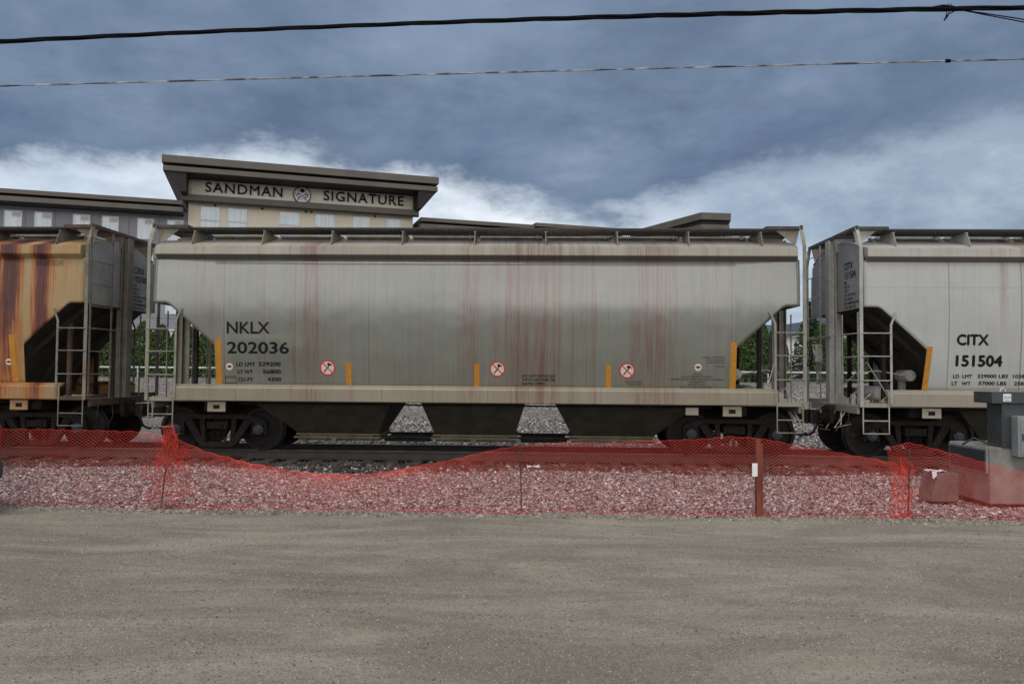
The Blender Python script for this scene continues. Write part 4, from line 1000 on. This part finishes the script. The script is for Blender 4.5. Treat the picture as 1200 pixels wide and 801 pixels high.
# ================================================================== OVERHEAD CABLES
def cablepts(tab, Y):
    """photo readings -> smooth world curve at Y, carried on past the frame"""
    x = [sx(p, Y) for p, q in tab]; z = [sz(p, q, Y) for p, q in tab]; c = np.polyfit(x, z, 2)
    X = np.linspace(-26, 24, 160); return X, np.polyval(c, X)
X_, Z_ = cablepts([(0, 43), (300, 30), (600, 17), (900, 9), (1200, 3)], 12)
k1 = empty('overhead_cable', (0, 12, 6), 'thick black bundled cable crossing the top of the picture with a twisted lashing', 'cable', 'overhead cables')
mb = MB()
for k in range(3):
    mb.tube([(x, .018*math.cos(x*2.2 + k*2.09 + .5*math.sin(x*.4)), z - 6 + .018*math.sin(x*2.2 + k*2.09)) for x, z in zip(X_, Z_)], .021, 7)
mb.build('bundle', M['cable'], k1)
jx = sx(1115, 12); jz = sz(1115, 6, 12) - 6
mb = MB().tube([(jx - .22, 0, jz + .04), (jx - .05, 0, jz + .07), (jx + .1, 0, jz + .05)], .02, 6)
mb.tube([(jx + .02, 0, jz + .10), (jx - .03, -.02, jz - .10), (jx - .06, -.02, jz - .17)], .007, 5); mb.tube([(jx + .06, 0, jz + .10), (jx - .0, -.02, jz - .10), (jx - .05, -.02, jz - .16)], .007, 5)
mb.tube([(jx - .06, -.02, jz - .17), (jx, -.02, jz - .07), (jx + .13, -.01, jz - .005), (jx + .3, 0, jz)], .009, 5)
mb.build('splice', M['cable'], k1)
for k, q in enumerate((16, 19)):
    xe, ze = sx(1200, 12), sz(1200, q, 12) - 6
    mb = MB().tube([(jx + .22, 0, jz), ((jx + xe) / 2, 0, (jz + ze) / 2 + .02), (xe, 0, ze), (xe + 4, .2, ze - .75 - .1 * k)], .009, 5); mb.build('drop_wire', M['cable'], k1)
X_, Z_ = cablepts([(0, 97), (300, 89), (600, 80), (900, 73), (1200, 65)], 12.4)
k2 = empty('overhead_cable', (0, 12.4, 6), 'thin silvery overhead wire running below the thick black cable', 'cable', 'overhead cables')
cabm, t, b = pbsdf('twisted_wire'); tcx = t.sep(t.new('ShaderNodeTexCoord').outputs['Object'])[0]
wv = t.noise(t.comb(t.m('MULTIPLY', tcx, 2.2), 0.0, 0.0), 1.0, 2); t.put(b.inputs['Base Color'], t.mix(t.smooth(wv, .42, .58), (.06, .055, .055), (.42, .42, .42))); b.inputs['Roughness'].default_value = .5; b.inputs['Metallic'].default_value = .2
mb = MB()
for k in range(2): mb.tube([(x, .008*math.cos(x*3 + k*3.14), z - 6 + .008*math.sin(x*3 + k*3.14)) for x, z in zip(X_, Z_)], .0085, 6)
mb.build('wire', cabm, k2)
MB().lathe([(.01, -.05), (.03, -.03), (.03, .03), (.01, .05)], (sx(1115, 12.4), 0, sz(1115, 67, 12.4) - 6), 'x', 8).build('clamp', M['cable'], k2)

# ================================================================== HOTEL
U = Vector((math.sin(R(70.5)), math.cos(R(70.5)), 0)); HP = Vector((sx(217, 62), 62, 0))
hotel = empty('hotel', HP, 'beige and grey hotel with layered flat roofs and a SANDMAN SIGNATURE sign tower', 'building', rotz=R(19.5))
# local frame: x along the facade to the right, -y towards the camera
def HB(*bx): 
    mb = MB()
    for a, b in bx: mb.box(a, b)
    return mb
HB(((0, 0, 0), (18, 14, 16.85))).build('tower_wall', M['htan'], hotel)
HB(((-34, .35, 5.0), (-.01, 14, 14.3))).build('wing_wall', M['hgrey'], hotel)
HB(((-34, .30, 0), (-.01, 14, 4.99))).build('lower_wall', M['hwhite'], hotel)
HB(((18.01, .3, 0), (40, 14, 14.2))).build('wing_wall', M['hgrey'], hotel)
HB(((.2, -.09, 15.58), (17.85, .0, 16.85))).build('sign_band', M['hsign'], hotel)
HB(((-.42, -.9, 15.05), (18.35, 0, 15.52))).build('band_course', M['hroof'], hotel)
HB(((-.42, -.9, 14.95), (18.35, -.55, 15.05))).build('band_lip', M['hdark'], hotel)
# layered tower roof
HB(((-1.75, -2.5, 17.52), (19.7, 15, 18.08))).build('roof', M['hroof'], hotel)
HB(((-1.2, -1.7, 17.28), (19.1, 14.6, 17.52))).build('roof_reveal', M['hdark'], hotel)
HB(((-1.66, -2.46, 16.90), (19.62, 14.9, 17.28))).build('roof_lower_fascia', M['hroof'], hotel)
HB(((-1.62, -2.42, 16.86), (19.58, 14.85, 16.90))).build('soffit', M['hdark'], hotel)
mb = MB(); mb.prism([(-1.6, 16.86), (-.01, 16.86), (-.01, 15.4), (-.42, 15.4)], -2.35, 13.9); mb.build('raked_soffit', M['hdark'], hotel)
mb = MB(); mb.prism([(19.55, 16.86), (18.01, 16.86), (18.01, 15.4), (18.35, 15.4)], -2.35, 13.9); mb.build('raked_soffit', M['hdark'], hotel)
# wing roofs
for (a, b, dz, y0) in ((-36, -.3, 0, -1.5), (18.4, 28.6, -.05, -1.5), (28.6, 37, .08, -1.9)):
    HB(((a, y0, 14.54 + dz), (b, 15, 14.86 + dz))).build('roof', M['hroof'], hotel)
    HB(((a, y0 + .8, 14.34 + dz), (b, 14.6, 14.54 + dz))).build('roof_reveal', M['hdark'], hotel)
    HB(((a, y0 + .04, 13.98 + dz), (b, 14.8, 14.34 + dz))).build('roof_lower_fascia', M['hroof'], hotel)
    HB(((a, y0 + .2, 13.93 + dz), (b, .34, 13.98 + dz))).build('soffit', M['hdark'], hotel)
# windows
def window(x0, x1, z0, z1, y=0., vent=False, split=None):
    f = MB(); f.box((x0 - .06, y - .05, z1), (x1 + .06, y - .003, z1 + .06)); f.box((x0 - .06, y - .05, z0 - .06), (x1 + .06, y - .003, z0)); f.box((x0 - .06, y - .05, z0), (x0, y - .003, z1)); f.box((x1, y - .05, z0), (x1 + .06, y - .003, z1))
    if split: f.box((x0, y - .045, split - .03), (x1, y - .003, split + .03))
    if vent:
        f.box((x0 + (x1-x0)*.48, y - .045, z1 - .42), (x1, y - .003, z1 - .36)); f.box((x0 + (x1-x0)*.44, y - .045, z1 - .42), (x0 + (x1-x0)*.48, y - .003, z1))
    fo = f.build('window', M['hframe'], hotel)
    HB(((x0, y - .02, z0), (x1, y - .004, z1))).build('pane', M['curtain'], fo)
    if vent: HB(((x0 + (x1-x0)*.5, y - .038, z1 - .34), (x1 - .04, y - .022, z1 - .04))).build('vent_pane', M['darkglass'], fo)
for x0, x1 in ((.95, 2.3), (3.0, 4.4), (7.0, 8.5), (9.85, 11.35), (12.95, 14.3), (15.75, 16.95)):
    window(x0, x1, 13.75, 14.76); 
    if x0 < 12: window(x0, x1, 12.2, 13.6)
    for fl in (2.9, 5.8, 8.7): window(x0, x1, 12.2 - fl, 14.4 - fl)
mb = MB()
for x in (2.0, 5.6, 9.05, 9.5, 14.75): mb.lathe([(.07, -.10), (.09, -.06), (.09, -.002)], (x, 0, 14.90 - .0), 'y', 10)
mb.build('vent_cap', M['hdark'], hotel)
for x0 in (-12.75, -10.75, -8.15, -6.15, -3.65, -1.5, -15.2, -17.4, -19.8, -22.1):
    for fl in range(4):
        z1 = 13.55 - fl * 2.9
        window(x0, x0 + 1.08, z1 - 1.55, z1, .35 if z1 - 1.6 > 5 else .30, vent=True)
mb = MB()
for x in (-2.1, -4.3, -6.9, -9.4, -11.4, -13.6, -16, -18.5, -21): mb.box((x - .012, .33, 5.0), (x + .012, .349, 13.9))
for z in (11.6, 8.7, 5.8, 13.75): mb.box((-34, .335, z - .012), (-.02, .349, z + .012))
mb.build('panel_seam', M['hseam'], hotel)
# sign letters and emblem
def hsign(s, x0, x1, z0, z1):
    V, F = text_mesh(s, 1.0, None, .008, spacing=1.12, depth=.05)
    xs = [v[0] for v in V]; zs = [v[1] for v in V]; kx = (x1 - x0) / (max(xs) - min(xs)); kz = (z1 - z0) / (max(zs) - min(zs))
    mb = MB(); mb.add([(x0 + (v[0] - min(xs)) * kx, -.17 - v[2] * 1.0, z0 + (v[1] - min(zs)) * kz) for v in V], F)
    mb.build('sign_lettering', M['letter'], hotel)
hsign('SANDMAN', 1.25, 7.15, 15.93, 16.72); hsign('SIGNATURE', 10.45, 17.15, 15.93, 16.74)
ec = (8.72, -.10, 16.22); er = .71
em = MB().lathe([(.02, -.10), (er, -.10), (er, .0)], ec, 'y', 40).build('emblem', M['letter'], hotel)
MB().lathe([(.02, -.125), (er * .9, -.125), (er * .9, -.095)], ec, 'y', 40).build('emblem_disc', M['handwhite'], em)
mb = MB()
def eb(pts, r=.035): mb.tube([(ec[0] + a * er, ec[1] - .135, ec[2] + b * er) for a, b in pts], r, 5)
mb.lathe([(.01, -.15), (.17, -.14), (.17, -.12)], (ec[0], ec[1], ec[2] + er * .52), 'y', 14)
for s in (-1, 1):
    eb([(s*.16, .12), (s*.34, .08), (s*.52, .30)]); eb([(s*.34, .08), (s*.62, .0), (s*.80, .12)]); eb([(s*.52, .03), (s*.62, -.2)])
    eb([(s*.08, -.08), (s*.28, -.25), (s*.34, -.50), (s*.55, -.58)]); eb([(s*.28, -.25), (s*.50, -.32)]); eb([(s*.25, .38), (s*.35, .62)], .02)
eb([(-.12, -.12), (0, -.06), (.12, -.12)]); eb([(0, -.5), (0, -.36), (-.1, -.3)], .02); eb([(0, -.36), (.1, -.3)], .02)
mb.build('emblem_branches', M['letter'], em)
# wing swinging towards the camera at the right
an = empty('hotel_annex', (sx(800, 66), 66, 0), 'dark annex with a kinked layered flat roof, right of the hotel sign tower', 'building')
ax, ay = an.location.x, an.location.y
def q(px, Y, dx=0, dy=0): return (sx(px, Y) - ax + dx, Y - ay + dy)
def kink(z0, z1, inset, mat, name):
    p = [q(738, 73.5), q(822, 64.5), q(857, 64.9)]
    p = [(p[0][0], p[0][1] + inset), (p[1][0] + inset * .3, p[1][1] + inset), (p[2][0] - inset * .9, p[2][1] + inset), (p[2][0] - inset * .9 + 2, p[2][1] + 13), (p[0][0] + 2, p[0][1] + 8)]
    MB().prism(p, z0, z1, 'z').build(name, mat, an)
kink(14.26, 14.82, 0, M['hroof'], 'roof'); kink(13.88, 14.26, .35, M['hdark'], 'roof_reveal'); kink(13.48, 13.88, .10, M['hroof'], 'roof_lower_fascia'); kink(13.40, 13.48, .2, M['hdark'], 'soffit')
kink(0, 13.40, 1.6, M['hgrey'], 'wall')
mb = MB(); p0 = q(857, 64.9)
mb.add([(p0[0] - .3, p0[1] + .3, 13.4), (p0[0] - .3, p0[1] + 9, 13.4), (p0[0] - 1.5, p0[1] + 9, 12.3), (p0[0] - 1.5, p0[1] + .9, 12.3), (p0[0] - 3.2, p0[1] + .9, 12.3), (p0[0] - 3.2, p0[1] + .3, 13.4)], [(0,1,2,3), (0,3,4,5)])
mb.build('raked_soffit', M['hdark'], an, solid=.05)
mb = MB(); pw = q(830, 66.4)
for k in range(4): mb.box((pw[0] - .8 + k*.7, -.1 + 0, 11.4), (pw[0] - .25 + k*.7, -.02, 13.3))
mb.xf(lambda x, y, z: (x, y + pw[1] - .35, z)).build('window', M['darkglass'], an)

# white shed beyond the gap at the right
sh = empty('warehouse', (sx(935, 80), 80, 0), 'small white warehouse glimpsed between the middle and right wagons', 'building')
MB().box((-4, 0, -.5), (5, 10, 5.4)).build('wall', M['white_b'], sh); MB().box((-4.3, -.3, 5.4), (5.3, 10.3, 5.65)).build('roof', M['hgrey'], sh); MB().box((-1, -.05, 0), (1.2, -.003, 3)).build('door', M['hgrey'], sh)

# pipe fence on the bank
pf = empty('pipe_fence', (0, 41.5, 1.4), 'low galvanised pipe guard rail on the gravel bank beyond the wagons, before the hedge', 'fence')
MB().tube([(-40, 0, .50), (40, 0, .50)], .045, 6).build('top_pipe', M['pipe'], pf)
k = -39.0
while k < 40:
    if abs(k) < 40 and (k < -10 or k > 8): MB().tube([(k, 0, -.2), (k, 0, .50)], .035, 6).build('post', M['pipe'], pf)
    k += 3.0

# ------------------------------------------------------------------ vegetation
def leafmat(name, lo, hi):
    m, t, b = pbsdf(name)
    r = t.new('ShaderNodeNewGeometry').outputs['Random Per Island']
    t.put(b.inputs['Base Color'], t.mix(r, lo, hi)); b.inputs['Roughness'].default_value = .7; b.inputs['Specular IOR Level'].default_value = .3
    return m
LF = leafmat('cedar_foliage', (.030, .058, .018), (.085, .135, .038)); LF2 = leafmat('spruce_foliage', (.018, .036, .018), (.05, .078, .035))
def leaves(name, n, pos, size, mat, parent, seed, up=.6):
    r = np.random.default_rng(seed); c = pos(r, n)
    d1 = r.normal(0, 1, (n, 3)); d1[:, 2] = np.abs(d1[:, 2]) * (1 + up); d1 /= np.linalg.norm(d1, axis=1, keepdims=True)
    d2 = np.cross(d1, r.normal(0, 1, (n, 3))); d2 /= np.linalg.norm(d2, axis=1, keepdims=True)
    s = size * r.uniform(.6, 1.4, (n, 1))
    V = np.stack([c - d1*s, c + d2*s*.45, c + d1*s, c - d2*s*.45], 1).reshape(-1, 3)
    return npmesh(name, V, np.arange(n * 4).reshape(-1, 4), mat, parent)
def cedar(seed, h=3.0, rad=.62):
    c = empty('cedar_shrub', (0, 0, 0), 'clipped green cedar shrub in the hedge row on the bank beyond the wagons', 'shrub', 'cedar hedge shrubs on the bank')
    def pos(r, n):
        z = r.random(n) ** .85; a = r.random(n) * 6.283; rr_ = rad * (1 - z ** 2.6) ** .6 * (.55 + .45 * np.sqrt(r.random(n))) * (1 + .18 * np.sin(a * 3 + z * 9 + seed))
        return np.stack([rr_ * np.cos(a), rr_ * np.sin(a), .1 + z * h], 1)
    leaves('foliage', 4200, pos, .085, LF, c, seed)
    MB().tube([(0, 0, -.3), (.02, 0, h * .7)], [.05, .02], 6).build('stem', M['bark'], c)
    return c
protos = [cedar(s, h_, r_) for s, h_, r_ in ((1, 2.95, .66), (2, 2.75, .62), (3, 3.1, .68))]
used = [False] * 3; rr = random.Random(5)
def putc(x, y):
    i = rr.randrange(3); z = float(hmap(np.array(x), np.array(y)))
    o = protos[i] if not used[i] else copy_tree(protos[i]); used[i] = True
    o.location = (x, y, z - .05); o.rotation_euler.z = rr.uniform(0, 6.28); s_ = rr.uniform(.88, 1.08); o.scale = (1.05, 1.05, s_)
for x in np.arange(-30, -12, .88): putc(float(x) + rr.uniform(-.1, .1), 44.5 + rr.uniform(-.15, .15))
for x in list(np.arange(8, 13.9, .88)) + list(np.arange(15.9, 24, .88)): putc(float(x) + rr.uniform(-.1, .1), 44.5 + rr.uniform(-.15, .15))
sp = empty('spruce_tree', (sx(938, 56) + .7, 56, 1.0), 'dark spruce tree rising between the middle and right wagons beyond the hedge', 'tree')
def spos(r, n):
    k = r.integers(0, 90, n); zb = (k / 90); a0 = k * 2.4; t_ = r.random(n) ** .7; L_ = (1.9 * (1 - zb) + .1)
    a = a0 + r.normal(0, .16, n); return np.stack([t_*L_*np.cos(a), t_*L_*np.sin(a), .6 + zb*5.2 - .25*t_*L_ + r.normal(0, .07, n)], 1)
leaves('crown', 9000, spos, .10, LF2, sp, 4, up=0); MB().tube([(0, 0, -1), (0, 0, 5.7)], [.14, .02], 7).build('trunk', M['bark'], sp)
